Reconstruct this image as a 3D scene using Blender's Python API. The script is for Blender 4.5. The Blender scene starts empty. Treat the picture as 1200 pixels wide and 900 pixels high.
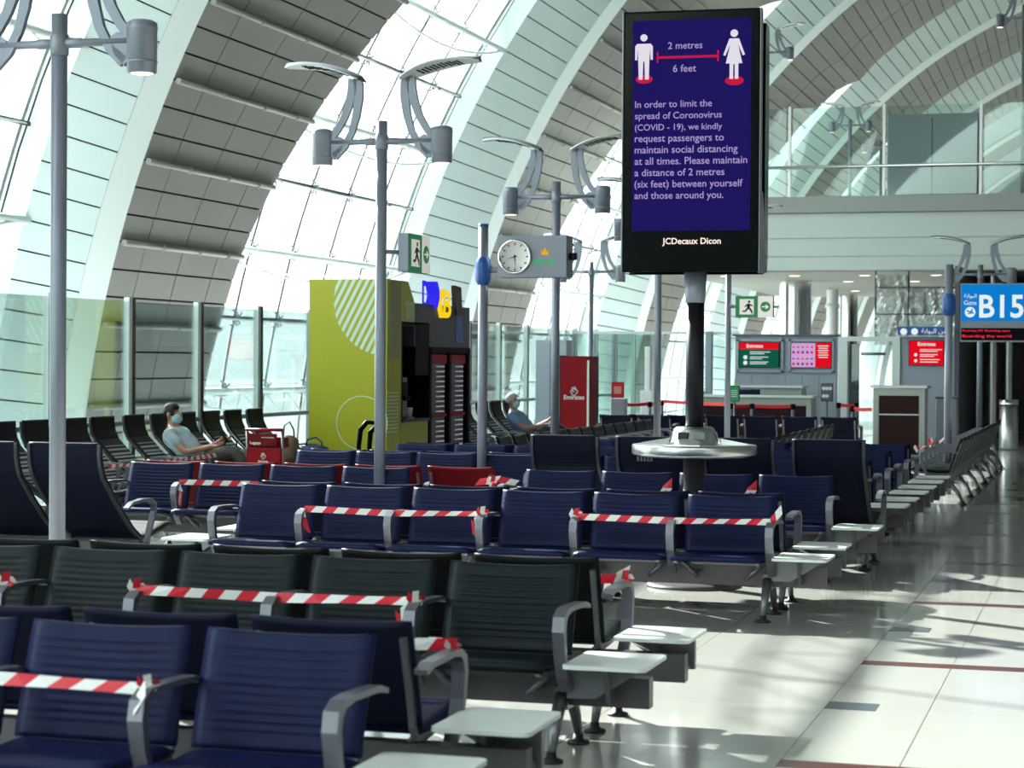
import bpy, bmesh, math, random
from mathutils import Vector, Matrix
random.seed(7)
PI = math.pi
R = math.radians
C = bpy.context.scene.collection

# ------------------------------------------------------------------ camera, world, sun, exposure
YAW, PITCH, ROLL, FPX = R(16.3), R(-.645), R(.4), 2400.0
hv = Vector((-math.sin(YAW), math.cos(YAW), 0))
F_ = (hv * math.cos(PITCH) + Vector((0, 0, math.sin(PITCH)))).normalized()
R0 = Vector((math.cos(YAW), math.sin(YAW), 0)); U0 = R0.cross(F_)
RV = (R0 * math.cos(ROLL) + U0 * math.sin(ROLL)).normalized(); UV = RV.cross(F_)
cd = bpy.data.cameras.new('camera'); cam = bpy.data.objects.new('camera', cd); C.objects.link(cam)
M4 = Matrix((RV, UV, -F_)).transposed().to_4x4(); M4.translation = Vector((0, 0, 1.7)); cam.matrix_world = M4
cd.sensor_width = 36; cd.lens = FPX / 1200 * 36; cd.clip_end = 600
cd.dof.use_dof = True; cd.dof.focus_distance = 16.0; cd.dof.aperture_fstop = 4.5
bpy.context.scene.camera = cam

w = bpy.data.worlds.new('world'); bpy.context.scene.world = w; w.use_nodes = True
bg = w.node_tree.nodes['Background']; bg.inputs[0].default_value = (.93, .98, 1, 1); bg.inputs[1].default_value = 4.0
sd = bpy.data.lights.new('sun', 'SUN'); sd.energy = 18.0; sd.angle = R(.6); sd.color = (1, .98, .92)
sun = bpy.data.objects.new('sun', sd); C.objects.link(sun)
sun.rotation_euler = Vector((12.0, -8.4, -9.0)).to_track_quat('-Z', 'Y').to_euler(); sun.location = (-30, 30, 30)
vs = bpy.context.scene.view_settings
vs.view_transform = 'Standard'; vs.look = 'None'; vs.exposure = 0.42; vs.gamma = 1.0; vs.use_curve_mapping = False
cy = bpy.context.scene.cycles
cy.max_bounces = 10; cy.diffuse_bounces = 4; cy.glossy_bounces = 4; cy.transparent_max_bounces = 24
cy.use_denoising = True; cy.caustics_reflective = False; cy.caustics_refractive = False; cy.sample_clamp_indirect = 6

# ------------------------------------------------------------------ materials
MAT = {}
def mat(name, col, rough=.5, metal=0., noise=0., nscale=8., bump=0., coat=0., spec=.5, emit=None, estr=1.):
    m = bpy.data.materials.new(name); m.use_nodes = True; nt = m.node_tree; b = nt.nodes['Principled BSDF']
    b.inputs['Base Color'].default_value = (*col, 1); b.inputs['Roughness'].default_value = rough
    b.inputs['Metallic'].default_value = metal; b.inputs['Coat Weight'].default_value = coat
    b.inputs['Specular IOR Level'].default_value = spec
    if emit: b.inputs['Emission Color'].default_value = (*emit, 1); b.inputs['Emission Strength'].default_value = estr
    if noise or bump:
        tc = nt.nodes.new('ShaderNodeTexCoord'); n = nt.nodes.new('ShaderNodeTexNoise')
        n.inputs['Scale'].default_value = nscale; n.inputs['Detail'].default_value = 4
        nt.links.new(tc.outputs['Object'], n.inputs['Vector'])
        if noise:
            r = nt.nodes.new('ShaderNodeValToRGB')
            r.color_ramp.elements[0].position = .3; r.color_ramp.elements[1].position = .7
            r.color_ramp.elements[0].color = (*[c * (1 - noise) for c in col], 1)
            r.color_ramp.elements[1].color = (*[min(1, c * (1 + noise)) for c in col], 1)
            nt.links.new(n.outputs['Fac'], r.inputs['Fac']); nt.links.new(r.outputs['Color'], b.inputs['Base Color'])
        if bump:
            bp = nt.nodes.new('ShaderNodeBump'); bp.inputs['Strength'].default_value = bump; bp.inputs['Distance'].default_value = .01
            nt.links.new(n.outputs['Fac'], bp.inputs['Height']); nt.links.new(bp.outputs['Normal'], b.inputs['Normal'])
    MAT[name] = m; return m
def glass(name, tint, refl=.5, rough=0.02, fac=.08):
    m = bpy.data.materials.new(name); m.use_nodes = True; nt = m.node_tree; nt.nodes.clear()
    o = nt.nodes.new('ShaderNodeOutputMaterial'); t = nt.nodes.new('ShaderNodeBsdfTransparent'); t.inputs[0].default_value = (*tint, 1)
    g = nt.nodes.new('ShaderNodeBsdfGlossy'); g.inputs[0].default_value = (refl, refl, refl, 1); g.inputs['Roughness'].default_value = rough
    mx = nt.nodes.new('ShaderNodeMixShader'); lw = nt.nodes.new('ShaderNodeLayerWeight'); lw.inputs[0].default_value = .35
    ma = nt.nodes.new('ShaderNodeMath'); ma.operation = 'MULTIPLY_ADD'; ma.inputs[1].default_value = .55; ma.inputs[2].default_value = fac
    nt.links.new(lw.outputs['Fresnel'], ma.inputs[0]); nt.links.new(ma.outputs[0], mx.inputs[0])
    nt.links.new(t.outputs[0], mx.inputs[1]); nt.links.new(g.outputs[0], mx.inputs[2]); nt.links.new(mx.outputs[0], o.inputs[0])
    MAT[name] = m; return m

mat('mint_panel', (.58, .70, .68), .45, noise=.05, nscale=.6)
mat('mint_trim_lit', (.82, .93, .90), .4)  # window light put into the colours: strips paler, panels darker
mat('soffit', (.28, .275, .25), .5, noise=.05, nscale=.5)
mat('joint', (.03, .03, .03), .9)
mat('pipe', (.30, .29, .265), .5)
mat('white_metal', (.72, .80, .79), .35)
mat('black_gasket', (.02, .02, .03), .5)
mat('concrete', (.5, .5, .48), .9, noise=.1, nscale=.3)
mat('white_wall', (.70, .78, .74), .45, noise=.03, nscale=.5)
mat('grey_wall', (.33, .37, .44), .4)
mat('grey_dark', (.09, .10, .13), .4)
mat('pole', (.24, .26, .32), .38, metal=.25)
mat('pole_dark', (.008, .006, .012), .45, spec=.3)
mat('band_blue', (.015, .09, .35), .3)
mat('alu', (.20, .20, .225), .33, metal=.6)
mat('alu_arm', (.17, .175, .21), .35, metal=.5)
mat('beam', (.12, .108, .118), .35, metal=.3)
mat('steel', (.62, .62, .62), .3, metal=1.)
mat('grey_light', (.40, .42, .40), .4)
mat('frame_dark', (.05, .05, .06), .4, metal=.3)
mat('chrome', (.75, .73, .72), .1, metal=1.)
mat('foot', (.01, .01, .012), .5)
mat('navy', (.005, .009, .050), .45, noise=.12, nscale=5, bump=.06, spec=.15)
mat('navy_back', (.005, .006, .022), .65, spec=.15)
mat('blackgreen', (.006, .011, .014), .42, noise=.15, nscale=5, bump=.06, spec=.15)
mat('black_back', (.004, .004, .006), .65, spec=.15)
mat('black_fabric', (.008, .008, .012), .6, noise=.2, nscale=30, spec=.2)
mat('red_pad', (.17, .003, .005), .45, spec=.15)
mat('gap_sunlight', (.30, .31, .34), .5)
mat('table', (.80, .84, .82), .35)
mat('tape_red', (.62, .01, .03), .4); mat('tape_white', (.78, .78, .78), .4)
mat('black', (.003, .003, .004), .45, spec=.06); mat('black_gloss', (.002, .002, .003), .12, spec=.12)
mat('white', (.8, .8, .8), .4)
mat('lime', (.40, .40, .008), .4, noise=.03); mat('lime_white', (.62, .78, .66), .4)
mat('cabinet_dark', (.045, .04, .07), .4)
mat('red', (.24, .002, .008), .45, spec=.2); mat('dark_red', (.13, .001, .005), .45, spec=.2)
mat('red_belt', (.65, .01, .01), .5)
mat('green_sign', (.005, .16, .05), .35, emit=(.005, .16, .05), estr=.35)
mat('sign_white', (.75, .72, .68), .4, emit=(.75, .70, .66), estr=.35)
mat('maroon', (.022, .003, .005), .5, spec=.2)
mat('desk', (.42, .46, .44), .4)
mat('inlay', (.09, .028, .025), .2); mat('inlay_grey', (.08, .09, .11), .2)
mat('skin', (.42, .20, .14), .5); mat('skin2', (.38, .20, .15), .5)
mat('hair_dark', (.02, .014, .012), .7, noise=.4, nscale=60); mat('hair_grey', (.42, .40, .38), .7, noise=.2, nscale=60)
mat('mask', (.38, .66, .72), .7); mat('shirt_grey', (.38, .48, .53), .8, noise=.15, nscale=14); mat('shirt_blue', (.16, .25, .42), .8, noise=.12, nscale=14)
mat('trousers', (.06, .055, .05), .85, noise=.2, nscale=14); mat('jeans', (.02, .03, .05), .85, noise=.2, nscale=14)
mat('shoe', (.3, .3, .32), .6)
mat('brown_bag', (.10, .035, .02), .7, noise=.3, nscale=20); mat('tan_bag', (.20, .14, .09), .7, noise=.3, nscale=20); mat('blue_bag', (.01, .03, .14), .6, noise=.2, nscale=10)
mat('plastic_wrap', (.50, .52, .50), .2, noise=.35, nscale=3, bump=.9, coat=.5)
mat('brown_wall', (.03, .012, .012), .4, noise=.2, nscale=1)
mat('ceiling_white', (.42, .44, .42), .6)
E_ = lambda n, c, s: mat(n, (.004, .004, .004), .6, spec=.05, emit=c, estr=s * .76)
E_('screen_blue', (.007, .002, .10), 1.0); E_('screen_text', (.42, .32, .62), .9); E_('screen_red', (.52, .005, .05), 1.)
E_('screen_white', (.75, .70, .8), 1.); E_('led_white', (1, .8, .75), 1.1); E_('led_red', (.9, .02, .05), 1.3)
E_('sign_blue', (.0, .20, .62), .95); E_('sign_text', (.75, .85, .85), 1.); E_('green_text', (.01, .6, .15), .9); E_('gold', (.9, .42, .02), .9)
E_('scr_green', (.0, .09, .05), 1.); E_('scr_red', (.72, .0, .01), 1.); E_('scr_pink', (.60, .35, .62), 1.); E_('scr_violet', (.12, .02, .25), 1.)
E_('letter_blue', (.03, .02, .85), 1.); E_('letter_yellow', (.95, .62, .01), 1.); E_('downlight', (1, .75, .55), 3.); E_('cans', (.5, .44, .48), .7)
glass('pane_glass', (.95, 1., .99), .6, fac=.03)
glass('partition_glass', (.86, .945, .925), .75, fac=.05)
glass('smoked', (.45, .48, .5), .6, fac=.1)
# floor: polished cream stone with fine seams beyond the laid tiles
m = mat('floor_stone', (.56, .55, .49), .10, spec=.6)
nt = m.node_tree; b = nt.nodes['Principled BSDF']; tc = nt.nodes.new('ShaderNodeTexCoord')
n = nt.nodes.new('ShaderNodeTexNoise'); n.inputs['Scale'].default_value = 1.3; n.inputs['Detail'].default_value = 6
cr = nt.nodes.new('ShaderNodeValToRGB'); cr.color_ramp.elements[0].color = (.34, .33, .31, 1); cr.color_ramp.elements[1].color = (.42, .41, .385, 1)
nt.links.new(tc.outputs['Object'], n.inputs['Vector']); nt.links.new(n.outputs['Fac'], cr.inputs['Fac']); nt.links.new(cr.outputs['Color'], b.inputs['Base Color'])
n2 = nt.nodes.new('ShaderNodeTexNoise'); n2.inputs['Scale'].default_value = 4; mr = nt.nodes.new('ShaderNodeMapRange')
mr.inputs['To Min'].default_value = .06; mr.inputs['To Max'].default_value = .16
nt.links.new(tc.outputs['Object'], n2.inputs['Vector']); nt.links.new(n2.outputs['Fac'], mr.inputs['Value']); nt.links.new(mr.outputs[0], b.inputs['Roughness'])

# ------------------------------------------------------------------ mesh builder
class MB:
    def __init__(s): s.v = []; s.f = []; s.m = []; s.sm = []
    def add(s, vs_, fs, mi=0, smooth=False):
        o = len(s.v); s.v += [tuple(p) for p in vs_]
        for q in fs: s.f.append([i + o for i in q]); s.m.append(mi); s.sm.append(smooth)
        return s
    def box(s, x0, x1, y0, y1, z0, z1, mi=0):
        v = [(x, y, z) for z in (z0, z1) for y in (y0, y1) for x in (x0, x1)]
        return s.add(v, [(0, 2, 3, 1), (4, 5, 7, 6), (0, 1, 5, 4), (2, 6, 7, 3), (0, 4, 6, 2), (1, 3, 7, 5)], mi)
    def cb(s, c, d, mi=0, M=None):
        x, y, z = c; a, b, e = d[0] / 2, d[1] / 2, d[2] / 2
        o = len(s.v); s.box(-a, a, -b, b, -e, e, mi)
        for i in range(o, len(s.v)):
            p = Vector(s.v[i]); p = (M @ p) if M else p; s.v[i] = (p.x + x, p.y + y, p.z + z)
        return s
    def rbox(s, c, d, r, mi=0, M=None, seg=3):
        # box whose vertical edges (or M-rotated) are rounded
        a, b, e = d[0] / 2, d[1] / 2, d[2] / 2; pts = []
        for k, (sx, sy) in enumerate(((1, 1), (-1, 1), (-1, -1), (1, -1))):
            for j in range(seg + 1):
                t = (k + j / seg) * PI / 2; pts.append((sx * (a - r) + r * math.cos(t), sy * (b - r) + r * math.sin(t)))
        o = len(s.v); s.prism(pts, -e, e, mi)
        for i in range(o, len(s.v)):
            p = Vector(s.v[i]); p = (M @ p) if M else p; s.v[i] = (p.x + c[0], p.y + c[1], p.z + c[2])
        return s
    def prism(s, pts, z0, z1, mi=0, axis='z', smooth=False):
        n = len(pts)
        f = {'z': lambda a, b, t: (a, b, t), 'x': lambda a, b, t: (t, a, b), 'y': lambda a, b, t: (a, t, b)}[axis]
        v = [f(a, b, z0) for a, b in pts] + [f(a, b, z1) for a, b in pts]
        fs = [(i, (i + 1) % n, n + (i + 1) % n, n + i) for i in range(n)]
        s.add(v, fs, mi, smooth); o = len(s.v) - 2 * n
        s.f.append([o + i for i in range(n)][::-1]); s.m.append(mi); s.sm.append(False)
        s.f.append([o + n + i for i in range(n)]); s.m.append(mi); s.sm.append(False)
        return s
    def tube(s, path, r, n=10, mi=0, cap=True):
        P = [Vector(p) for p in path]; rr = r if isinstance(r, (list, tuple)) else [r] * len(P)
        rings = []; prev = None
        for i, p in enumerate(P):
            t = (P[min(i + 1, len(P) - 1)] - P[max(i - 1, 0)]).normalized()
            if prev is None:
                a = t.orthogonal().normalized()
            else:
                a = (prev - t * prev.dot(t)).normalized()
            prev = a; bb = t.cross(a)
            rings.append([p + (a * math.cos(2 * PI * k / n) + bb * math.sin(2 * PI * k / n)) * rr[i] for k in range(n)])
        v = [q for g in rings for q in g]
        fs = [(i * n + k, i * n + (k + 1) % n, (i + 1) * n + (k + 1) % n, (i + 1) * n + k) for i in range(len(P) - 1) for k in range(n)]
        s.add(v, fs, mi, True); o = len(s.v) - len(v)
        if cap:
            s.f.append([o + k for k in range(n)][::-1]); s.m.append(mi); s.sm.append(False)
            s.f.append([o + len(v) - n + k for k in range(n)]); s.m.append(mi); s.sm.append(False)
        return s
    def lathe(s, prof, n=24, c=(0, 0), mi=0):
        v = [(c[0] + r * math.cos(2 * PI * k / n), c[1] + r * math.sin(2 * PI * k / n), z) for r, z in prof for k in range(n)]
        fs = [(i * n + k, i * n + (k + 1) % n, (i + 1) * n + (k + 1) % n, (i + 1) * n + k) for i in range(len(prof) - 1) for k in range(n)]
        return s.add(v, fs, mi, True)
    def sweep(s, path, hw, th, x=0, mi=0):
        # flat bar: path in (y,z), bar spans x-hw..x+hw with thickness th in the plane
        n = len(path); L = []
        for i, (y, z) in enumerate(path):
            a = path[max(i - 1, 0)]; b_ = path[min(i + 1, n - 1)]
            t = Vector((b_[0] - a[0], b_[1] - a[1])).normalized(); nn = Vector((-t.y, t.x)) * (th[i] if isinstance(th, list) else th) / 2
            L.append([(x - hw, y + nn.x, z + nn.y), (x + hw, y + nn.x, z + nn.y), (x + hw, y - nn.x, z - nn.y), (x - hw, y - nn.x, z - nn.y)])
        v = [q for g in L for q in g]
        fs = [(i * 4 + k, i * 4 + (k + 1) % 4, (i + 1) * 4 + (k + 1) % 4, (i + 1) * 4 + k) for i in range(n - 1) for k in range(4)]
        fs += [(3, 2, 1, 0), tuple((n - 1) * 4 + k for k in range(4))]
        return s.add(v, fs, mi)
    def sphere(s, c, r, n=12, mi=0, M=None):
        rx, ry, rz = r if isinstance(r, (tuple, list)) else (r, r, r); v = []
        for i in range(n // 2 + 1):
            t = PI * i / (n // 2)
            for k in range(n):
                p = Vector((rx * math.sin(t) * math.cos(2 * PI * k / n), ry * math.sin(t) * math.sin(2 * PI * k / n), rz * math.cos(t)))
                if M: p = M @ p
                v.append((p.x + c[0], p.y + c[1], p.z + c[2]))
        fs = [(i * n + k, (i + 1) * n + k, (i + 1) * n + (k + 1) % n, i * n + (k + 1) % n) for i in range(n // 2) for k in range(n)]
        return s.add(v, fs, mi, True)
    def mesh(s, name, mats):
        me = bpy.data.meshes.new(name); me.from_pydata(s.v, [], s.f)
        for mm in (mats if isinstance(mats, (list, tuple)) else [mats]): me.materials.append(MAT[mm])
        me.polygons.foreach_set('material_index', s.m); me.polygons.foreach_set('use_smooth', s.sm); me.update()
        return me
    def build(s, name, mats, parent=None, **k): return obj(name, s.mesh(name, mats), parent, **k)

def obj(name, me, parent=None, loc=None, rotz=None, label=None, cat=None, group=None, kind=None):
    o = bpy.data.objects.new(name, me); C.objects.link(o)
    if parent: o.parent = parent
    if loc: o.location = loc
    if rotz: o.rotation_euler = (0, 0, rotz)
    if label: o['label'] = label
    if cat: o['category'] = cat
    if group: o['group'] = group
    if kind: o['kind'] = kind
    return o
def thing(name, label, cat, loc=(0, 0, 0), rotz=0, group=None):
    return obj(name, None, None, loc, rotz, label, cat, group)
def struct(name, mb, mats, parent=None, loc=None):
    return mb.build(name, mats, parent, loc=loc, kind=None if parent else 'structure')

def smoothfix(me, ang=40):
    me.polygons.foreach_set('use_smooth', [True] * len(me.polygons))
    try: me.set_sharp_from_angle(angle=R(ang))
    except Exception: pass

def text(body, name, m, parent, O, u, v, width=None, height=None, align='LEFT', ext=.002, bold=0., line=1.):
    """lettering as a thin mesh; O lower left (or centre) of the first line, u right, v up"""
    cu = bpy.data.curves.new(name, 'FONT'); cu.body = body; cu.size = 1; cu.extrude = 0; cu.offset = bold; cu.space_line = line; cu.resolution_u = 3
    t = bpy.data.objects.new(name, cu); C.objects.link(t)
    dg = bpy.context.evaluated_depsgraph_get(); me = bpy.data.meshes.new_from_object(t.evaluated_get(dg)); bpy.data.objects.remove(t)
    if not me.vertices: return None
    xs = [q.co.x for q in me.vertices]; ys = [q.co.y for q in me.vertices]
    W, H = max(xs) - min(xs), max(ys) - min(ys)
    sx = width / W if width else height / H
    sy = (height / H) if height else sx
    x0 = min(xs) if align == 'LEFT' else (min(xs) + W / 2 if align == 'CENTER' else max(xs)); y0 = min(ys) if height else 0
    u, v, O = Vector(u), Vector(v), Vector(O); n_ = u.cross(v)
    for q in me.vertices: q.co = O + u * (q.co.x - x0) * sx + v * (q.co.y - y0) * sy + n_ * ext
    me.materials.clear(); me.materials.append(MAT[m]); me.name = name
    return obj(name, me, parent)

def flat(name, pts, m, parent, O, u, v, ext=.002, th=.0015, label=None):
    """a flat printed or cut-out shape with a little thickness; pts in (u,v)"""
    u, v, O = Vector(u), Vector(v), Vector(O); n_ = u.cross(v); k = len(pts); mb = MB()
    a = [O + u * p[0] + v * p[1] + n_ * (ext - th) for p in pts]; b_ = [O + u * p[0] + v * p[1] + n_ * ext for p in pts]
    mb.add(a + b_, [tuple(range(k, 2 * k)), tuple(range(k))[::-1]] + [(i, (i + 1) % k, k + (i + 1) % k, k + i) for i in range(k)])
    return mb.build(name, m, parent, label=label)
def disc(cx, cy_, rx, ry=None, n=20): return [(cx + rx * math.cos(2 * PI * i / n), cy_ + (ry or rx) * math.sin(2 * PI * i / n)) for i in range(n)]
def rect(x0, x1, y0, y1): return [(x0, y0), (x1, y0), (x1, y1), (x0, y1)]
X_, Y_, Z_ = (1, 0, 0), (0, 1, 0), (0, 0, 1)
# ------------------------------------------------------------------ the hall: ribbed vault, glazed bays, floor
def vp(t, off=0.): return (4.5 - (18.5 + off) * math.cos(R(t)), -1.3 + (17.6 + off) * math.sin(R(t)))
WT = [(-8, 3.7), (9, 3.87), (15, 4.15), (20, 4.65), (25, 5.4), (31, 6.5), (38, 9.0), (44, 12.5), (48, 17.0)]
def wid(t, k):
    t = min(t, 180 - t); full = RY(k + 1) + ei(k + 1) - RY(k)
    for (a, x), (b_, y) in zip(WT, WT[1:]):
        if t <= b_: return min(full, x + (y - x) * max(0, (t - a)) / (b_ - a))
    return full
def hi(t):
    t = min(max((min(t, 180 - t) - 33) / 17, 0), 1); return t * t * (3 - 2 * t)
def fo(t): return 1.0 * hi(t)                                  # the soffit folds outwards towards the next rib high up
def io(t): return .95 + .05 * hi(t)
def RY(k): return 26 + 17.2 * k
def ei(k): return -1.0 if k <= 0 else -2.1
def eo(k): return -1.05 if k <= 0 else -2.3
def se(k): return -.4 if k <= 0 else -.25
def P3(t, off, y): x, z = vp(t, off); return (x, y, z)
def grid(mb, f, ts, mi, smooth=True):
    """strip between the two curves f(t) -> (p, q)"""
    v = []; 
    for t in ts: v += list(f(t))
    mb.add(v, [(2 * i, 2 * i + 1, 2 * i + 3, 2 * i + 2) for i in range(len(ts) - 1)], mi, smooth)
def slab(mb, q, d):
    """thin piece on four corners q, thickened by offset vectors d (one per corner)"""
    v = [Vector(p) for p in q] + [Vector(p) + Vector(e) for p, e in zip(q, d)]
    mb.add(v, [(0, 1, 2, 3), (7, 6, 5, 4), (0, 4, 5, 1), (1, 5, 6, 2), (2, 6, 7, 3), (3, 7, 4, 0)])
ROW = 1.29
def row(i): return 15.27 + ROW * i
for k in range(-2, 7):
    mb = MB(); Yk = RY(k); detail = 0 <= k <= 4
    tp = (row(-10), row(42)) if k >= 2 else (row(-10), row(20))
    if not detail: tp = (500, 500)
    low = [t for t in range(-9, 189, 3)]
    cuts = sorted(set(low + [row(i) for i in range(-10, 61)] if detail else low))
    segA = [t for t in cuts if t <= tp[0] + 1e-6]; segB = [t for t in cuts if tp[0] - 1e-6 <= t <= tp[1] + 1e-6]; segC = [t for t in cuts if t >= tp[1] - 1e-6]
    for seg, mi in ((segA, 0), (segB, 1), (segC, 0)):
        if len(seg) > 1:
            grid(mb, lambda t: (P3(t, .03, Yk), P3(t, (.03 if mi == 0 else .14) + fo(t), Yk + wid(t, k))), seg, mi)
            grid(mb, lambda t: (P3(t, io(t) + .09, Yk + ei(k) + .03), P3(t, .24, Yk + se(k) + .05)), seg, 1 if mi else 2)
    grid(mb, lambda t: (P3(t, .2, Yk + se(k)), P3(t, 0, Yk)), cuts, 3)
    grid(mb, lambda t: (P3(t, io(t) + .4, Yk + eo(k)), P3(t, io(t), Yk + ei(k))), cuts, 3)
    grid(mb, lambda t: (P3(t, .02 + fo(t), Yk + wid(t, k)), P3(t, io(t) + .45, Yk + wid(t, k) + .05)), cuts, 3)
    grid(mb, lambda t: (P3(t, io(t) + .45, Yk + wid(t, k) + .05), P3(t, io(t) + .45, Yk + eo(k))), cuts, 2)
    rib = struct('ceiling', mb, ['soffit', 'joint', 'mint_panel', 'mint_trim_lit'])
    if not detail: continue
    ncol = 4 if k < 2 else 2
    i = -10
    while row(i + 1) <= tp[1] + 1e-6:
        gt = .045 if k < 2 else .045; ta, tb = row(i) + gt, row(i + 1) - gt; gy = .014 if k < 2 else .03
        fr = [0, .2, .5, .8, 1] if ncol == 4 else [0, .5, 1]
        for c in range(ncol):
            q = []
            for t, s_ in ((ta, 0), (ta, 1), (tb, 1), (tb, 0)):
                W = wid(t, k); y = Yk + W * fr[c + s_] + (gy if s_ == 0 else -gy) * (0 if (c + s_) in (0, ncol) else 1)
                q.append(P3(t, fo(t) * fr[c + s_], y))
            d = [(0, 0, 0)] * 4
            d = [Vector(P3(t, .05, 0)) - Vector(P3(t, 0, 0)) for t in (ta, ta, tb, tb)]
            m_ = MB(); slab(m_, q, d); m_.build('soffit_panel', 'soffit', rib)
        gt = .035 if k < 2 else .045; ta, tb = row(i) + gt, row(i + 1) - gt
        A = [P3(ta, .2, Yk + se(k) - .015), P3(ta, io(ta), Yk + ei(k)), P3(tb, io(tb), Yk + ei(k)), P3(tb, .2, Yk + se(k) - .015)]
        m_ = MB(); slab(m_, A, [(0, .04, 0)] * 4); m_.build('side_panel', 'mint_panel', rib)
        i += 1
    for j in range(-2, 15 if k >= 2 else 7):                     # pipes along the soffit every third joint
        t = row(3 * j)
        if k >= 2: continue
        W = wid(t, k); y0 = Yk + .05; x, z = vp(t, -.05)
        m_ = MB(); m_.tube([(x, y0, z), (x, Yk + W - .05, z)], .045, 8)
        for fy in (.3, .6, .85): m_.tube([(x, Yk + W * fy - .03, z), (x, Yk + W * fy + .03, z)], .062, 8)
        m_.build('soffit_pipe', 'pipe', rib)

def G3(t, o, y): return P3(t, o + fo(t), y)                     # the glass follows the fold of the ribs
def spider_mesh():
    m_ = MB()
    for a in (45, 135, 225, 315):
        c, s_ = math.cos(R(a)), math.sin(R(a)); m_.tube([(0, 0, 0), (.04, .13 * c, .13 * s_), (-.05, .19 * c, .19 * s_)], [.022, .016, .02], 6)
    m_.tube([(-.05, 0, 0), (.16, 0, 0)], .028, 6); return m_.mesh('spider_fitting', 'alu')
SP = spider_mesh()
wn = 0
for k in range(-2, 6):
    ya = lambda t: RY(k) + wid(t, k); yb = lambda t: RY(k + 1) + eo(k + 1)
    wn += 1; fine = k in (-1, 0, 1)
    fm = MB()
    ts = [t for t in range(-9, 49, 3)]
    grid(fm, lambda t: (G3(t, 1.28, ya(t)), G3(t, 1.28, ya(t) + .06)), [t for t in ts if yb(t) - ya(t) > .1], 0)
    grid(fm, lambda t: (G3(t, 1.28, yb(t) - .06), G3(t, 1.28, yb(t))), [t for t in ts if yb(t) - ya(t) > .1], 0)
    win = struct('window_%d' % wn, fm, 'black_gasket')
    y0 = RY(k) + 3.6; y1 = RY(k + 1) + eo(k + 1); n = 6; ys = [y0 + (y1 - y0) * j / n for j in range(n + 1)]
    rows = [15.27 + 3.86 * (j - 6) for j in range(15)]
    rows = [t for t in rows if t < 46]
    pm = MB()
    for a, b_ in zip(rows, rows[1:]):
        for j in range(n):
            q = []
            for t, yy in ((a + .05, ys[j] + .015), (a + .05, ys[j + 1] - .015), (b_ - .05, ys[j + 1] - .015), (b_ - .05, ys[j] + .015)):
                q.append((t, max(yy, ya(t) + .02)))
            if q[1][1] <= q[0][1] + .02 and q[2][1] <= q[3][1] + .02: continue
            q[1] = (q[1][0], max(q[1][1], q[0][1])); q[2] = (q[2][0], max(q[2][1], q[3][1]))
            pts = [G3(t, 1.3, y) for t, y in q]; m_ = MB() if fine else pm
            slab(m_, pts, [Vector(G3(q[i][0], 1.32, 0)) - Vector(G3(q[i][0], 1.3, 0)) for i in range(4)])
            if fine: m_.build('pane', 'pane_glass', win)
    if not fine: pm.build('pane', 'pane_glass', win)
    for side in (0, 1):
        if side:                                                # unseen far-side bays closed with opaque panels, added to darken the seat fronts
            pm = MB(); grid(pm, lambda t: (G3(180 - t, 1.3, ya(t)), G3(180 - t, 1.3, yb(t))), [t for t in range(-9, 46, 3) if yb(t) > ya(t)], 0); pm.build('light_block_panel', 'soffit', win); continue
        for j in range(1, n):
            tt = [t for t in [row(0) + 1.93 * (i - 12) for i in range(30)] if t < 46 and ya(t) < ys[j] - .02]
            m_ = MB()
            if len(tt) > 1: m_.tube([G3(t, 1.27, ys[j]) for t in tt], .02, 5); m_.build('mullion', 'black_gasket', win)
        for i, t in enumerate(rows):
            a, b_ = ya(t), yb(t)
            if b_ - a < .4: continue
            m_ = MB(); x, z = vp(t, 1.26 + fo(t))
            if i % 2: m_.box(x - .02, x + .02, a, b_, z - .03, z + .03); m_.build('glazing_bar', 'black_gasket', win)
            m_ = MB(); x1, z1 = vp(t, .92 + fo(t)); x2, z2 = vp(t - 1.0, .75 + fo(t))
            if i % 2 == 0:
                m_.tube([(x1, a - .1, z1), (x1, b_ + .1, z1)], .055, 8)
                nn = max(2, int((b_ - a) / .95)); pts = []
                for q_ in range(nn + 1):
                    y = a + (b_ - a) * q_ / nn; bow = 4 * (q_ / nn) * (1 - q_ / nn)
                    pts.append((x1 + (x2 - x1) * bow * 1.3, y, z1 + (z2 - z1) * bow * 1.3))
                m_.tube(pts, .022, 6)
                for q_ in range(nn):
                    m_.tube([(x1, (pts[q_][1] + pts[q_ + 1][1]) / 2, z1), pts[q_ + 1]], .012, 5); m_.tube([pts[q_], (x1, (pts[q_][1] + pts[q_ + 1][1]) / 2, z1)], .012, 5)
                m_.build('truss', 'white_metal', win)
            else:
                nn = 8; m_.tube([(x1 + (x - x1) * abs(2 * q_ / nn - 1), a + (b_ - a) * q_ / nn, z1 + (z - z1) * abs(2 * q_ / nn - 1)) for q_ in range(nn + 1)], .018, 5)
                m_.build('bracing_rod', 'white_metal', win)
            if k in (0, 1):
                for y in ys[1:-1]:
                    if y > a + .1: x3, z3 = vp(t, 1.22 + fo(t)); s_ = obj('spider_fitting', SP, win, (x3, y, z3)); s_.rotation_euler = (0, R(t), 0)

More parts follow.
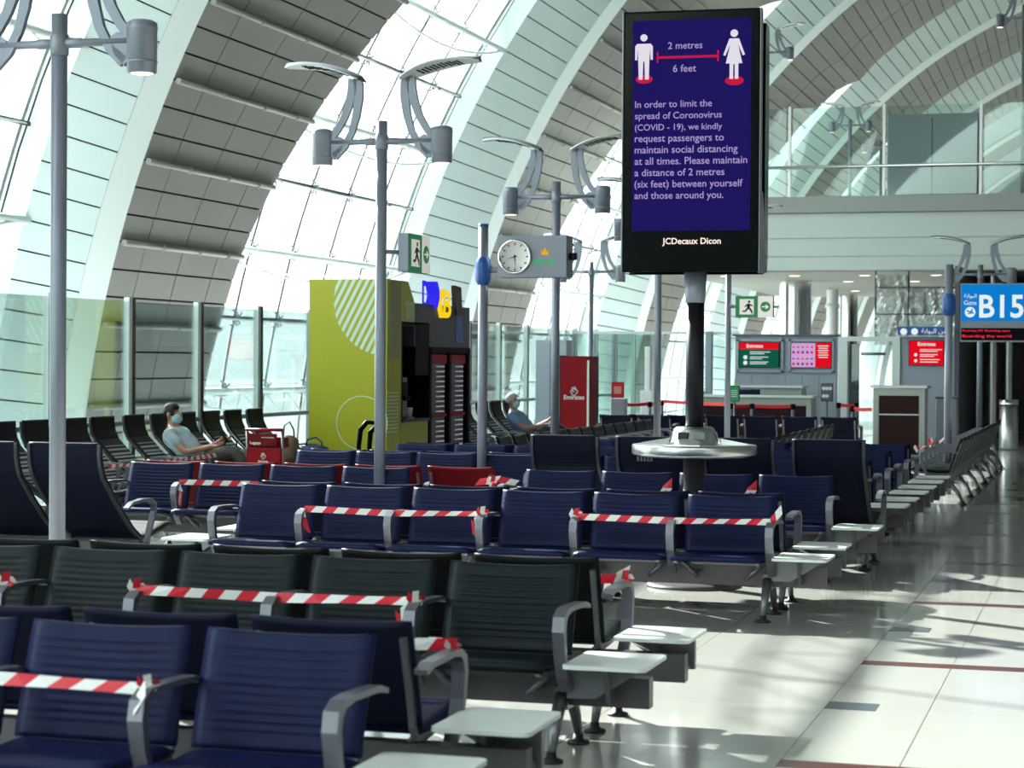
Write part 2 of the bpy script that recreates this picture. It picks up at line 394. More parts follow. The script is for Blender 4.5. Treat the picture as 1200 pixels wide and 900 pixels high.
# floor slab with the laid tiles in front of the camera, inlays and outlets
fl = struct('floor', MB().box(-11.7, 24, -12, 150, -.35, -.004), 'floor_stone')
xs = [-4.34, -3.34, -2.34, -1.34, -.84, .16, 1.16, 2.16, 3.16]
ysr = [7.11 + 1.535 * i for i in range(13)]
for a, b_ in zip(xs, xs[1:]):
    me = MB().box(.0025, b_ - a - .0025, .0012, 1.535 - .0012, -.006, 0).mesh('tile', 'floor_stone')
    for y in ysr: obj('tile', me, fl, (a, y, 0))
ime = MB().box(0, 9.0, -.08, .08, -.004, .0012).mesh('inlay', 'inlay')
for i in range(-1, 9): obj('inlay', ime, fl, (-1.34, 8.65 + 3.07 * i, 0))
ome = MB().box(0, .25, -.11, .11, -.004, .0015).mesh('floor_outlet', 'inlay_grey')
for i in range(0, 7): obj('floor_outlet', ome, fl, (-1.34, 10.2 + 3.07 * i, 0))
struct('ground', MB().box(-140, -15.5, -60, 260, -6.3, -6), 'concrete')
struct('ground', MB().box(24.8, 140, -60, 260, -6.3, -6), 'concrete')
struct('light_block_wall', MB().box(-15.5, 24.5, -12.4, -12, -6, 17), 'mint_panel')  # unseen end wall, added to keep sky light off the seat fronts
struct('wall_front', MB().box(-15.5, 24.5, 134, 134.4, -6, 17), 'mint_panel')

# glass partition along the window side
pt = struct('wall_left', MB().box(-11.36, -11.24, 4, 50, -.1, .05), 'grey_wall')
py = [4.0 + 1.93 * i for i in range(24)]
py = [y + (22.35 - 4.0 - 1.93 * 9) for y in py]; 
pmesh = MB().box(-.03, .03, -.04, .04, 0, 2.43, 0).mesh('partition_post', 'cabinet_dark'); psm = MB().box(-.035, .035, -.04, .04, 0, 2.43).mesh('partition_post', 'white_metal')  # one post of each pair is a solid stand-in for a reflection
gm = MB().box(-.008, .008, .04, 1.89, .06, 2.38).mesh('pane', 'partition_glass')
for y in py:
    obj('partition_post', pmesh, pt, (-11.3, y, 0)); obj('partition_post', psm, pt, (-11.3, y - .1, 0)); obj('pane', gm, pt, (-11.3, y + .02, 0))
m_ = MB().tube([(-11.18, 4, .93), (-11.18, 47, .93)], .03, 10); m_.build('handrail', 'alu', pt)
# ------------------------------------------------------------------ beam seating
def pad_mesh(name, mats, w_, prof, th, pleats, dip=0., nx=14, nz=56, inset=.11, amp=.009):
    """upholstered pad swept along a (y,z) profile, with pleats pressed across its front; back face plain"""
    L = [0]
    for a, b_ in zip(prof, prof[1:]): L.append(L[-1] + math.hypot(b_[0] - a[0], b_[1] - a[1]))
    T = L[-1]
    def at(s_):
        s_ = min(max(s_, 0), T)
        for i in range(len(prof) - 1):
            if s_ <= L[i + 1] + 1e-9:
                f = (s_ - L[i]) / (L[i + 1] - L[i]); a, b_ = prof[i], prof[i + 1]
                return a[0] + (b_[0] - a[0]) * f, a[1] + (b_[1] - a[1]) * f
    v = []; fr = []; bk = []
    for j in range(nz + 1):
        t = j / nz; y, z = at(t * T); a = at(t * T - .02 * T); b_ = at(t * T + .02 * T)
        ty, tz = b_[0] - a[0], b_[1] - a[1]; l = math.hypot(ty, tz); ny, nz_ = -tz / l, ty / l     # front normal
        edge = min(t, 1 - t) * T; rnd = min(1, edge / (th * .5)); hth = th / 2 * math.sqrt(max(.05, 1 - (1 - rnd) ** 2))
        for i in range(nx + 1):
            u = i / nx; x = (u - .5) * w_; e = min(u, 1 - u) * w_; r2 = min(1, e / (th * .5)); h2 = hth * math.sqrt(max(.08, 1 - (1 - r2) ** 2))
            pl = 0
            if pleats and inset < u < 1 - inset and .1 < t < .86:
                ph = ((t - .1) / .76 * pleats) % 1; pl = -amp * (1 - abs(2 * ph - 1)) ** 2.2
            d = dip * (1 - (2 * u - 1) ** 2) * t
            fr.append((x, y + ny * (h2 + pl), z + nz_ * (h2 + pl) - d)); bk.append((x, y - ny * h2, z - nz_ * h2 - d))
    n = nx + 1; N = len(fr); v = fr + bk; fs = []; mi = []
    for j in range(nz):
        for i in range(nx):
            q = j * n + i; fs.append((q, q + 1, q + 1 + n, q + n)); mi.append(0); fs.append((N + q, N + q + n, N + q + 1 + n, N + q + 1)); mi.append(1)
    for j in range(nz):
        q = j * n; fs.append((q, q + n, N + q + n, N + q)); q += nx; fs.append((q, N + q, N + q + n, q + n)); mi += [0, 0]
    for i in range(nx):
        fs.append((i, N + i, N + i + 1, i + 1)); q = nz * n + i; fs.append((q, q + 1, N + q + 1, N + q)); mi += [0, 0]
    m_ = MB(); m_.v = v; m_.f = fs; m_.m = mi; m_.sm = [True] * len(fs); return m_.mesh(name, mats)

BACK = [(-.135, .415), (-.125, .46), (-.10, .54), (-.065, .64), (-.03, .74), (-.005, .80)]
SEAT = [(-.14, .40), (-.3, .395), (-.48, .41), (-.585, .425), (-.60, .40)][::-1]
def frame_mesh(hw, back, seat):
    m_ = MB()
    for sx in (-hw, hw):
        m_.sweep([(p[0] + .022, p[1]) for p in back[:-1]][::-1] + [(seat[-1][0], seat[-1][1] - .03)] + [(p[0], p[1] - .03) for p in seat[::-1]][1:-1], .012, .022, sx)
        s_ = 1 if sx < 0 else -1
        m_.tube([(sx, -.42, .385), (sx + s_ * .09, -.30, .29)], .014, 6); m_.tube([(sx, -.16, .385), (sx + s_ * .09, -.26, .29)], .014, 6)
        m_.tube([(sx, -.36, .37), (sx + s_ * .11, -.35, .27)], .017, 6)
    m_.box(-hw, hw, -.02, .0, .785, .80) if False else None
    m_.box(-hw, hw, -.33, -.29, .355, .375)
    return m_.mesh('seat_frame', 'alu')
ARM = [(-.03, .62), (-.10, .638), (-.34, .645), (-.42, .637), (-.462, .61), (-.475, .56), (-.455, .46), (-.41, .36), (-.35, .30)]
arm_me = MB().sweep(ARM, .026, [.018, .02, .022, .03, .045, .042, .035, .03, .026]).mesh('armrest', 'alu_arm')
foot_me = MB().lathe([(0, .045), (.02, .045), (.024, .02), (.05, .012), (.052, 0), (0, 0)], 14).mesh('foot', 'foot')
m_ = MB()
for y in (-.44, .02): m_.tube([(0, -.21 + (.07 if y > -.2 else -.07), .26), (0, -.21 + (y + .21) * .75, .14), (0, y, .035)], [.032, .026, .017], 8)
m_.box(-.03, .03, -.29, -.13, .20, .30); leg_me = m_.mesh('leg', 'alu')
m_ = MB(); m_.rbox((.20, -.29, .418), (.36, .46, .016), .03); top_me = m_.mesh('table_top', 'table')
m_ = MB()
m_.prism([(-.40, .41), (-.16, .41), (-.24, .24), (-.32, .24)], .17, .19, axis='x'); m_.prism([(.0, .41), (.36, .41), (.12, .26), (.0, .26)], -.34, -.30, axis='y')
m_.tube([(.02, -.28, .27), (.33, -.28, .405)], .014, 6); brk_me = m_.mesh('table_bracket', 'alu')
fr_me = frame_mesh(.27, BACK, SEAT)
PADS = {}
for key, (mf, mb_) in dict(blue=('navy', 'navy_back'), black=('blackgreen', 'black_back'), red=('red_pad', 'dark_red')).items():
    PADS[key] = (pad_mesh('backrest', [mf, mb_], .60, BACK, .034, 10, .012), pad_mesh('seat', [mf, mb_], .60, SEAT, .038, 9, 0, nz=40))

def bench(label, x_right, y0, n, pitch=.66, rotz=0, col='blue', table=('R',), z=0, group=None, arms=True, name='beam_bench', skip=()):
    """beam seat row; origin on the floor below its right-hand end (seen from the front); seats face -Y locally"""
    t = thing(name, label, 'bench', (x_right, y0, 0), rotz, group)
    bm_, sm_ = PADS[col]; L = n * pitch
    x1 = .34 if 'R' in table else .02; x0 = -L - (.34 if 'L' in table else .02)
    MB().box(x0, x1, -.25, -.17, .215, .345).build('beam', 'beam', t)
    for i in range(n):
        x = -pitch * (i + .5)
        if i in skip: continue
        obj('backrest', bm_, t, (x, 0, 0)); obj('seat', sm_, t, (x, 0, 0)); obj('seat_frame', fr_me, t, (x, 0, 0))
    if arms:
        for i in range(n + 1): obj('armrest', arm_me, t, (-pitch * i + (-.0 if i == 0 else 0), 0, 0))
    nl = max(2, round(L / 1.5) + 1)
    for i in range(nl):
        lg = obj('leg', leg_me, t, (-.04 - (L - .08) * i / (nl - 1), 0, 0))
        for y in (-.44, .02): obj('foot', foot_me, lg, (0, y, 0))
    if 'R' in table: obj('table_top', top_me, t); obj('table_bracket', brk_me, t)
    if 'L' in table: obj('table_top', top_me, t, (-L - .40, 0, 0)); obj('table_bracket', brk_me, t, (-L - .36, 0, 0))
    return t
def pair(lf, lr, xr, y0, n, nr=None, xr2=None, colr=None, **k):
    """two benches back to back: the front one faces the camera"""
    a = bench(lf, xr, y0, n, **k)
    p = k.get('pitch', .66); nr = nr or n; k2 = dict(k); k2['col'] = colr or k.get('col', 'blue'); tb = k.get('table', ('R',)); k2['table'] = tuple({'R': 'L', 'L': 'R'}[q] for q in tb)
    b_ = bench(lr, (xr2 if xr2 is not None else xr) - nr * p, y0 + .34, nr, rotz=PI, **k2)
    return a, b_
pair('navy blue airport bench nearest the camera, seats facing the camera', 'navy blue bench turned away, back to back with the nearest blue bench', -2.28, 6.33, 3, pitch=.655, col='blue')
pair('black leather airport bench in second row, seats facing the camera', 'black leather bench turned away behind the black bench with long striped tape', -2.22, 8.80, 5, pitch=.665, col='black')
pair('navy blue bench of six seats in third row with two striped tapes across', 'navy blue bench turned away, back to back with the six-seat taped bench', -2.13, 13.76, 6, col='blue', table=('R', 'L'))
bench('navy blue bench of four seats standing just behind the round display base', -2.09, 16.42, 4, pitch=.65)
bench('navy blue bench left of the middle with striped tape, red seats showing behind', -5.60, 16.25, 4, pitch=.66, table=())
bench('red leather bench turned away behind the left blue bench', -4.97 - 5 * .66, 16.59, 5, rotz=PI, col='red', table=())
pair('navy blue long bench behind the red bench, facing the camera', 'navy blue long bench turned away, just beyond the round table', -2.12, 19.0, 9, pitch=.63)
pair('navy blue bench of the row in front of the yellow kiosk, facing the camera', 'navy blue bench turned away nearest the yellow kiosk counter', -2.12, 21.0, 8, pitch=.67)
pair('navy blue bench farthest of the tabled rows, facing the camera', 'navy blue bench farthest of the tabled rows, turned away', -2.12, 22.95, 6, pitch=.66)
bench('black bench running towards the gate left of the round table, seats facing right', -7.0, 23.2 + 13 * .66, 13, rotz=PI / 2, col='black', table=())
bench('black bench running towards the gate right of the round table, backs to the right', -3.95, 24.7, 9, rotz=-PI / 2, col='black', table=())
bench('grey framed bench along the right aisle running to the gate, backs to the aisle', -1.72, 25.2, 14, rotz=-PI / 2, col='black', table=())
bench('long navy bench in front of the boarding desks, turned away', -4.05 - 6 * .66, 34.5, 6, rotz=PI, table=())
bench('navy bench left of the boarding desk one, turned away', -8.42, 34.0, 2, rotz=PI, table=())

# high-backed lounge seats
LB = [(-.66, .34), (-.52, .42), (-.38, .53), (-.24, .65), (-.12, .77), (-.05, .84)]
LH = [(-.062, .822), (-.015, .92), (.0, 1.0), (.0, 1.08)]
LS = [(-1.20, .40), (-1.12, .41), (-.95, .375), (-.78, .345), (-.66, .335)]
lb_me = pad_mesh('backrest', ['black_fabric', 'navy_back'], .60, LB, .03, 14, 0, nz=64, inset=.03, amp=.012)
lh_me = pad_mesh('headrest', ['black_fabric', 'navy_back'], .60, LH, .035, 0, 0, nz=16)
ls_me = pad_mesh('seat', ['black_fabric', 'navy_back'], .60, LS, .035, 10, 0, nz=48, inset=.03, amp=.012)
m_ = MB()
for sx in (-.285, .285): m_.sweep([(p[0] + .022, p[1] - .012) for p in LH[::-1] + LB[::-1] + LS[::-1]], .012, .02, sx)
m_.box(-.3, .3, -.66, -.60, .29, .32); lf_me = m_.mesh('seat_frame', 'frame_dark')
la_me = MB().sweep([(-.30, .58), (-.38, .615), (-.55, .63), (-.70, .62), (-.76, .59), (-.76, .53), (-.70, .42), (-.64, .30)], .022, [.016, .02, .024, .03, .034, .03, .026, .024]).mesh('armrest', 'alu_arm')
m_ = MB(); m_.tube([(0, -.62, .26), (0, -.75, .12), (0, -.95, .035)], [.03, .024, .016], 8); m_.tube([(0, -.58, .26), (0, -.45, .12), (0, -.25, .035)], [.03, .024, .016], 8); ll_me = m_.mesh('leg', 'alu')
lb2_me = pad_mesh('backrest', ['black_fabric', 'navy_back', 'gap_sunlight'], .60, LB, .03, 11, 0, nz=66, inset=.03, amp=.012)
ls2_me = pad_mesh('seat', ['black_fabric', 'navy_back', 'gap_sunlight'], .60, LS, .035, 8, 0, nz=48, inset=.03, amp=.012)
for me, nz, a in ((lb2_me, 66, 11), (ls2_me, 48, 8)):          # sunlight through the gaps, painted as pale bands between the dark ones
    for j in range(nz):
        ph = ((j / nz - .1) / .76 * a) % 1
        if .1 < j / nz < .86 and ph > .62:
            for i in range(1, 13): me.polygons[2 * (j * 14 + i)].material_index = 2
def lounge(label, x_right, y0, n, pitch=.7, rotz=0, arms=True, group=None, table=False, sc=1.):
    t = thing('lounge_bench', label, 'lounger', (x_right, y0, 0), rotz, group); L = n * pitch
    MB().box(-L - .02, .02 + (.4 if table else 0), -.66, -.58, .20, .30).build('beam', 'beam', t)
    for i in range(n):
        x = -pitch * (i + .5)
        for nm, me in (('headrest', lh_me), ('backrest', lb_me), ('seat', ls_me), ('seat_frame', lf_me)): 
            o = obj(nm, me if sc == 1 else {'backrest': lb2_me, 'seat': ls2_me}.get(nm, me), t, (x, 0, 0)); o.scale = (sc, 1, 1)
    for i in range(n + 1): obj('armrest', la_me, t, (-pitch * i, 0, 0))
    for i in range(2):
        lg = obj('leg', ll_me, t, (-.1 - (L - .2) * i, 0, 0))
        for y in (-.95, -.25): obj('foot', foot_me, lg, (0, y, 0))
    if table: obj('table_top', top_me, t, (.02, -.35, -.02))
    return t
lounge('black high-backed loungers turned away behind the left lamp post', -7.02 - 3 * .68, 13.5, 3, .68, PI)
lounge('dark high-backed loungers turned away behind the round table', -1.83 - 4 * .74, 16.72, 4, .74, PI)
lounge('black loungers by the window, leftmost pair seen beyond the left post', -10.3, 18.6, 2, .64, PI / 2, sc=.86)
lounge('black loungers by the window just right of the left lamp post', -10.3, 20.02, 2, .62, PI / 2, sc=.86)
lounge('black loungers by the window carrying the man in the grey shirt', -10.35, 24.2, 6, .665, PI / 2, sc=.80)
lounge('black loungers behind the clock post beyond the drinks cabinet', -9.2, 29.3, 2, .68, PI / 2, sc=.9)
lounge('black loungers carrying the white-haired man in the blue shirt', -9.2, 31.66, 3, .72, PI / 2, sc=.88)

# red and white barrier tape
def tape(label, pts, wd=.045, step=.075, tails=(), normal=(0, -1, .3)):
    mb = MB(); N = Vector(normal).normalized()
    def strip(P, k0=0):
        P = [Vector(p) for p in P]; seg = []
        for a, b_ in zip(P, P[1:]):
            n = max(1, int((b_ - a).length / step)); seg += [a.lerp(b_, i / n) for i in range(n)]
        seg.append(P[-1]); N0 = N
        for i in range(len(seg) - 1):
            a, b_ = seg[i], seg[i + 1]; t = (b_ - a).normalized()
            def wv(j):
                tw = .55 * math.sin(j * .35 + k0); up = N0.cross(t); up = (up * math.cos(tw) + N0 * math.sin(tw)); return up.normalized() * wd / 2
            w1, w2 = wv(i), wv(i + 1); sl = t * min(wd * .45, (b_ - a).length * .3)
            v = [a - w1 - sl, b_ - w2 - sl, b_ + w2 + sl, a + w1 + sl]
            v += [p + N0 * .001 for p in v]
            mb.add(v, [(0, 1, 2, 3), (7, 6, 5, 4), (0, 4, 5, 1), (2, 6, 7, 3)], (i + k0) % 2)
    strip(pts)
    for k, tl in enumerate(tails): strip(tl, k + 1)
    return mb.build('barrier_tape', ['tape_red', 'tape_white'], label=label, cat='tape', group=None)
def armp(xr, y0, i, pitch, rear=False, z=.655, back=.0):
    """point on top of an arm: i counts boundaries from the bench's right end"""
    return (xr - i * pitch, y0 - .40 + back, z) if not rear else (xr - i * pitch, y0 + .34 + .40 - back, z)
def knot(p, s=.05): return [(p[0] - s * .6, p[1] - .01, p[2] - .01), (p[0] - s * .2, p[1] - .02, p[2] + s * .55), (p[0] + s * .35, p[1], p[2] + s * .6), (p[0] + s * .5, p[1] + .02, p[2] + s * .1), (p[0], p[1] - .03, p[2] - s * .3)]
a = armp(-2.28, 6.33, 1, .655); b_ = armp(-2.28, 6.33, 3, .655)
tape('red and white striped tape across the nearest blue bench at left', [(b_[0], b_[1], .66), ((a[0] + b_[0]) / 2, a[1], .655), (a[0], a[1] - .02, .65)], tails=[[(a[0] + .02, a[1] - .06, .66), (a[0] - .01, a[1] - .08, .60), (a[0] - .03, a[1] - .07, .52)], knot(a, .03)])
a = armp(-2.22, 8.8, 3, .665); b_ = armp(-2.22, 8.8, 1, .665)
tape('long red and white striped tape across the black bench', [a, ((a[0] + b_[0]) / 2, a[1], .645), b_], tails=[knot(a, .05), knot(b_, .04), [b_, (b_[0] - .05, b_[1] - .05, .6), (b_[0] - .04, b_[1] - .05, .52)]])
a = armp(-2.22, 8.8, 4, .665); tape('striped tape knotted on the leftmost visible arm of black bench', [(a[0] - .6, a[1], .66), a], tails=[knot(a, .06)])
a = armp(-2.13, 13.76, 2, .66); b_ = armp(-2.13, 13.76, 0, .66)
tape('red and white tape across the two right seats of the six-seat blue bench', [a, ((a[0] + b_[0]) / 2, a[1], .645), b_], step=.07, tails=[knot(a, .06), [b_, (b_[0] + .03, b_[1], .69), (b_[0] + .07, b_[1], .74)]])
a = armp(-2.13, 13.76, 5, .66); b_ = armp(-2.13, 13.76, 3, .66)
tape('red and white tape across the left-hand seats of the six-seat blue bench', [a, ((a[0] + b_[0]) / 2, a[1], .64), b_], tails=[[a, (a[0] + .03, a[1] - .05, .6), (a[0] + .06, a[1] - .05, .50)], knot(b_, .05), [b_, (b_[0] - .04, b_[1] - .05, .6), (b_[0] - .03, b_[1] - .05, .5)]])
a = armp(-5.6, 16.25, 3, .66); b_ = armp(-5.6, 16.25, 1.9, .66)
tape('red and white tape on the blue bench in front of the red seats', [a, b_], tails=[[a, (a[0] + .05, a[1] - .04, .58), (a[0] + .04, a[1] - .04, .45)]])
a = armp(-2.22, 8.8, 0, .665, True); tape('crumpled striped tape on rear arm beside the black bench table', [(a[0] - .3, a[1], .65), (a[0] - .05, a[1], .66), (a[0] + .02, a[1], .70)], tails=[knot(a, .05)])
a = armp(-2.28, 6.33, 0, .655, True); tape('striped tape on the rear arm of the nearest blue bench', [(a[0] - .25, a[1], .66), (a[0], a[1], .67)], tails=[knot(a, .03)])
a = armp(-5.6, 16.25, 0, .66); tape('crumpled striped tape beside the red seat', [(-5.0, 16.1, .70), (-4.8, 16.05, .73), (-4.66, 16.1, .70)], wd=.055, tails=[knot((-4.85, 16.05, .70), .06)])
for x, y, l in ((-3.4, 16.02, 'short end of striped tape on arm below the round table'), (-2.72, 16.02, 'short end of striped tape left of the last seat behind display')):
    tape(l, [(x - .03, y, .66), (x + .05, y, .73)], wd=.07, tails=[[(x - .05, y, .66), (x + .03, y, .66)]])
tape('red and white tape along the bench beside the right aisle', [(-2.2, 25.2 + .5 * i, .66 + .03 * math.sin(i * 2.1)) for i in range(9)], wd=.07, step=.12, normal=(-.5, -1, .5), tails=[knot((-2.24, 25.2, .66), .05), knot((-2.24, 27.2, .68), .05)])
tape('red and white tape across the window loungers beside the seated man', [(-9.4, 18.1, .64), (-9.4, 19.4, .63), (-9.44, 20.7, .64)], normal=(-1, 0, .3))
# ------------------------------------------------------------------ lamp posts
def xz(mb, path, hw, th, mi=0):
    """flat bar bent in the XZ plane"""
    o = len(mb.v); mb.sweep([(p[0], p[1]) for p in path], hw, th, 0, mi)
    for i in range(o, len(mb.v)): x, y, z = mb.v[i]; mb.v[i] = (y, x, z)
m_ = MB(); m_.lathe([(0, -.19), (.072, -.19), (.086, -.185), (.088, .06), (.091, .065), (.091, .075), (.088, .08), (.088, .10), (.06, .115), (0, .115)], 20)
m_.lathe([(.0895, -.13), (.0905, -.128), (.0905, -.122), (.0895, -.12)], 20); lc_me = m_.mesh('spotlight_can', 'pole')
ld_me = MB().lathe([(0, -.1925), (.062, -.1925), (.066, -.190)], 16).mesh('lens', 'downlight')
m_ = MB()
xz(m_, [(.46, .03), (.395, .10), (.335, .20), (.29, .32), (.265, .43), (.255, .53)], .018, [.07, .055, .06, .07, .075, .08])
xz(m_, [(.42, -.12), (.33, -.04), (.265, .08), (.225, .22), (.205, .36), (.205, .48), (.225, .54)], .018, [.07, .055, .055, .065, .075, .075, .07])
xz(m_, [(.47, -.08), (.40, -.03), (.36, .04)], .018, [.16, .12, .05]); lb2_me = m_.mesh('bracket', 'pole')
def leaf(z0, up):
    m_ = MB(); n = 12; top = []; bot = []
    for i in range(n + 1):
        t = i / n; wv = .22 * math.sin(PI * min(1, .12 + t * .85)) ** .7; x = .18 + .68 * t; z = .52 + .13 * t - .05 * (2 * t - 1) ** 2 + .05
        for s_ in (-1, 0, 1): top.append((x, s_ * wv, z + (.035 if s_ == 0 else 0))); bot.append((x, s_ * wv, z - .012))
    m_.v = top + bot; N = len(top)
    for i in range(n):
        for c in range(2):
            q = i * 3 + c; m_.f += [(q, q + 1, q + 4, q + 3), (N + q, N + q + 3, N + q + 4, N + q + 1)]; m_.m += [0, 1]; m_.sm += [False, False]
        m_.f += [(i * 3, i * 3 + 3, N + i * 3 + 3, N + i * 3), (i * 3 + 2, N + i * 3 + 2, N + i * 3 + 5, i * 3 + 5)]; m_.m += [1, 1]; m_.sm += [False, False]
    return m_.mesh('reflector', ['pole', 'white_metal'])
lr_me = leaf(0, 0)
m_ = MB()
for i in range(11):
    for j in range(4):
        x = .34 + i * .034; y = (j - 1.5) * .05 + (.025 if i % 2 else 0); t = (x - .18) / .68; z = .545 + .13 * t - .05 * (2 * t - 1) ** 2
        m_.tube([(x, y, z + .014), (x, y, z + .006)], .013, 6)
lg_me = m_.mesh('reflector_mesh', 'maroon')
def lamp_post(label, x, y, h=3.7, base=0, arm=.17, ls=1., r=.047, sides=(1, -1), rotz=0, group=None):
    t = thing('lamp_post', label, 'lamp post', (x, y, base), rotz, group)
    MB().tube([(0, 0, 0), (0, 0, h)], r, 18).build('pole', 'pole', t)
    MB().lathe([(0, .02), (.09, .02), (.09, 0)], 18).build('base_plate', 'pole', t)
    z = h - arm
    MB().lathe([(r, z - .07), (r + .008, z - .065), (r + .008, z + .05), (r, z + .055)], 18).build('collar', 'pole', t)
    for s_ in sides:
        a = obj('arm', MB().tube([(0, 0, 0), (.14, 0, 0), (.15, 0, 0), (.47, 0, 0)], [.03, .03, .024, .024], 10).mesh('arm', 'pole'), t, (0, 0, z), 0 if s_ > 0 else PI)
        for nm, me in (('spotlight_can', lc_me), ('lens', ld_me), ('bracket', lb2_me), ('reflector', lr_me), ('reflector_mesh', lg_me)):
            o = obj(nm, me, a, (.53, 0, 0) if nm in ('spotlight_can', 'lens') else None)
            if nm == 'lens': o['label'] = 'glowing lens of the spotlight'
    return t
lamp_post('grey twin-arm lamp post nearest the camera at far left', -5.9, 10.73)
lamp_post('grey twin-arm lamp post beside the yellow kiosk, green exit box on it', -5.88, 16.17)
lamp_post('grey twin-arm lamp post rising behind the clock box', -5.95, 22.06)
lamp_post('grey lamp post rising left of the black display post', -5.9, 27.2)
lamp_post('grey lamp post with the flat exit sign right of the display post', -5.9, 32.5)
lamp_post('small distant lamp post standing behind the red cabinet', -8.8, 35.0, 3.45)
lamp_post('distant twin-arm lamp post above the gate number sign', -2.22, 36.9, 3.45)
lamp_post('lamp post on upper floor seen through balcony glass, nearer one', -7.35, 60, 3.45, 5.34)
lamp_post('lamp post on upper floor seen through balcony glass, smaller one', -7.1, 66, 3.45, 5.34)
lamp_post('tall lamp post on upper floor at the right edge', -1.95, 47.5, 4.45, 5.34, arm=.3)
lamp_post('lamp post on upper floor half hidden by the display edge', -7.9, 48.5, 3.9, 5.34, r=.03)

# ------------------------------------------------------------------ signs
def runner(parent, O, u, v, s, m='pole_dark'):
    O, u, v = Vector(O), Vector(u), Vector(v)
    def q(pts): flat('pictogram', [(x * s, y * s) for x, y in pts], m, parent, O, u, v, .006)
    q(disc(.58, .86, .09, n=12)); q([(.40, .72), (.62, .74), (.66, .50), (.44, .42)]); q([(.44, .46), (.62, .48), (.80, .24), (.70, .16)]); q([(.70, .24), (.82, .24), (.84, .02), (.74, .02)])
    q([(.44, .46), (.58, .42), (.36, .14), (.26, .20)]); q([(.36, .22), (.30, .12), (.08, .14), (.10, .24)]); q([(.60, .72), (.86, .60), (.84, .52), (.60, .62)]); q([(.42, .70), (.24, .52), (.30, .46), (.46, .60)])
def arrow_disc(parent, c, u, v, r, flip=1):
    c, u, v = Vector(c), Vector(u), Vector(v)
    flat('arrow_disc', disc(0, 0, r), 'green_sign', parent, c, u, v, .004)
    a = r * .75
    flat('arrow', [(-a, -.1 * r), (.15 * a, -.1 * r), (-.05 * a, -.42 * r), (.25 * a, -.42 * r), (a, 0), (.25 * a, .42 * r), (-.05 * a, .42 * r), (.15 * a, .1 * r), (-a, .1 * r)], 'sign_white', parent, c, u, v, .007)
def exit_sign(label, loc, rotz, L=.56, H=.32, D=.10, mount=()):
    t = thing('exit_sign', label, 'exit sign', loc, rotz)
    MB().rbox((L / 2, 0, H / 2), (L, D, H), .01).build('housing', 'pole', t)
    for sgn in (1,):
        O = (0, -D / 2, 0)
        flat('sign_face', rect(.0, L * .6, .0, H), 'green_sign', t, O, X_, Z_, .003); flat('sign_face', rect(L * .6, L, .0, H), 'sign_white', t, O, X_, Z_, .003, label='white right half of the sign face')
        flat('pictogram_panel', rect(L * .11, L * .49, H * .14, H * .86), 'sign_white', t, O, X_, Z_, .005)
        runner(t, (L * .15, -D / 2 - .001, H * .17), X_, Z_, H * .66); arrow_disc(t, (L * .8, -D / 2 - .001, H * .5), X_, Z_, H * .24)
    for a, b_ in mount: MB().tube([a, b_], .02, 8).build('mounting_arm', 'pole', t)
    return t
exit_sign('green exit box with running man seen obliquely beside the kiosk', (-5.73, 16.30, 2.45), PI / 2, mount=[((-.13, .16, .16), (.05, .02, .16))])
exit_sign('flat green exit sign with running man and arrow facing the camera', (-5.80 + .03, 32.5, 2.42), 0, .60, .34, .14, mount=[((-.09, 0, .17), (0, 0, .17)), ((.6, 0, .17), (.68, 0, .17))])

t = thing('clock_sign', 'grey box with round clock and crown emblem on blue-banded post', 'clock', (-5.83, 18.92, 0))
MB().tube([(0, 0, 0), (0, 0, 3.0)], .047, 18).build('pole', 'pole', t)
band = [(.05, 2.43), (.072, 2.47), (.078, 2.5), (.078, 2.63), (.072, 2.66), (.05, 2.70)]
o = MB().lathe(band, 18).build('band', 'band_blue', t); o['label'] = 'blue band around the post'
MB().lathe([(0, 3.025), (.05, 3.02), (.05, 2.99)], 18).build('cap', 'band_blue', t)
MB().tube([(.05, 0, 2.58), (.2, 0, 2.58)], .032, 10).build('mounting_arm', 'pole', t)
MB().box(.18, .86, -.12, .12, 2.50, 2.895).build('housing', 'pole', t)
MB().tube([(.86, 0, 2.70), (.93, 0, 2.70)], .035, 12).build('end_cap', 'pole_dark', t)
cc = Vector((.355, -.12, 2.695)); m_ = MB(); ring = []
for k, (r_, d) in enumerate(((.165, 0), (.165, .03), (.15, .035), (.14, .012), (.0, .012))): ring.append((r_, d))
m_.v = [(cc.x + r_ * math.cos(2 * PI * i / 32), cc.y - d, cc.z + r_ * math.sin(2 * PI * i / 32)) for r_, d in ring for i in range(32)]
for j in range(4):
    for i in range(32): m_.f.append((j * 32 + i, j * 32 + (i + 1) % 32, (j + 1) * 32 + (i + 1) % 32, (j + 1) * 32 + i)); m_.m.append(0 if j < 3 else 1); m_.sm.append(True)
clk = m_.build('clock_dial', ['chrome', 'white'], t)
for h in range(12):
    a = h * PI / 6; c_, s_ = math.sin(a), math.cos(a); p = Vector((-s_, c_)) * .005
    flat('hour_mark', [(c_ * .112 + p.x, s_ * .112 + p.y), (c_ * .112 - p.x, s_ * .112 - p.y), (c_ * .133 - p.x, s_ * .133 - p.y), (c_ * .133 + p.x, s_ * .133 + p.y)], 'black', clk, cc, X_, Z_, .015)
for ang, L in ((R(255), .085), (R(175), .12)):
    c_, s_ = math.sin(ang), math.cos(ang); p = Vector((-s_, c_)) * .006
    flat('clock_hand', [(p.x - c_ * .02, p.y - s_ * .02), (-p.x - c_ * .02, -p.y - s_ * .02), (c_ * L, s_ * L)], 'black', clk, cc, X_, Z_, .018)
O = Vector((.65, -.12, 2.71))
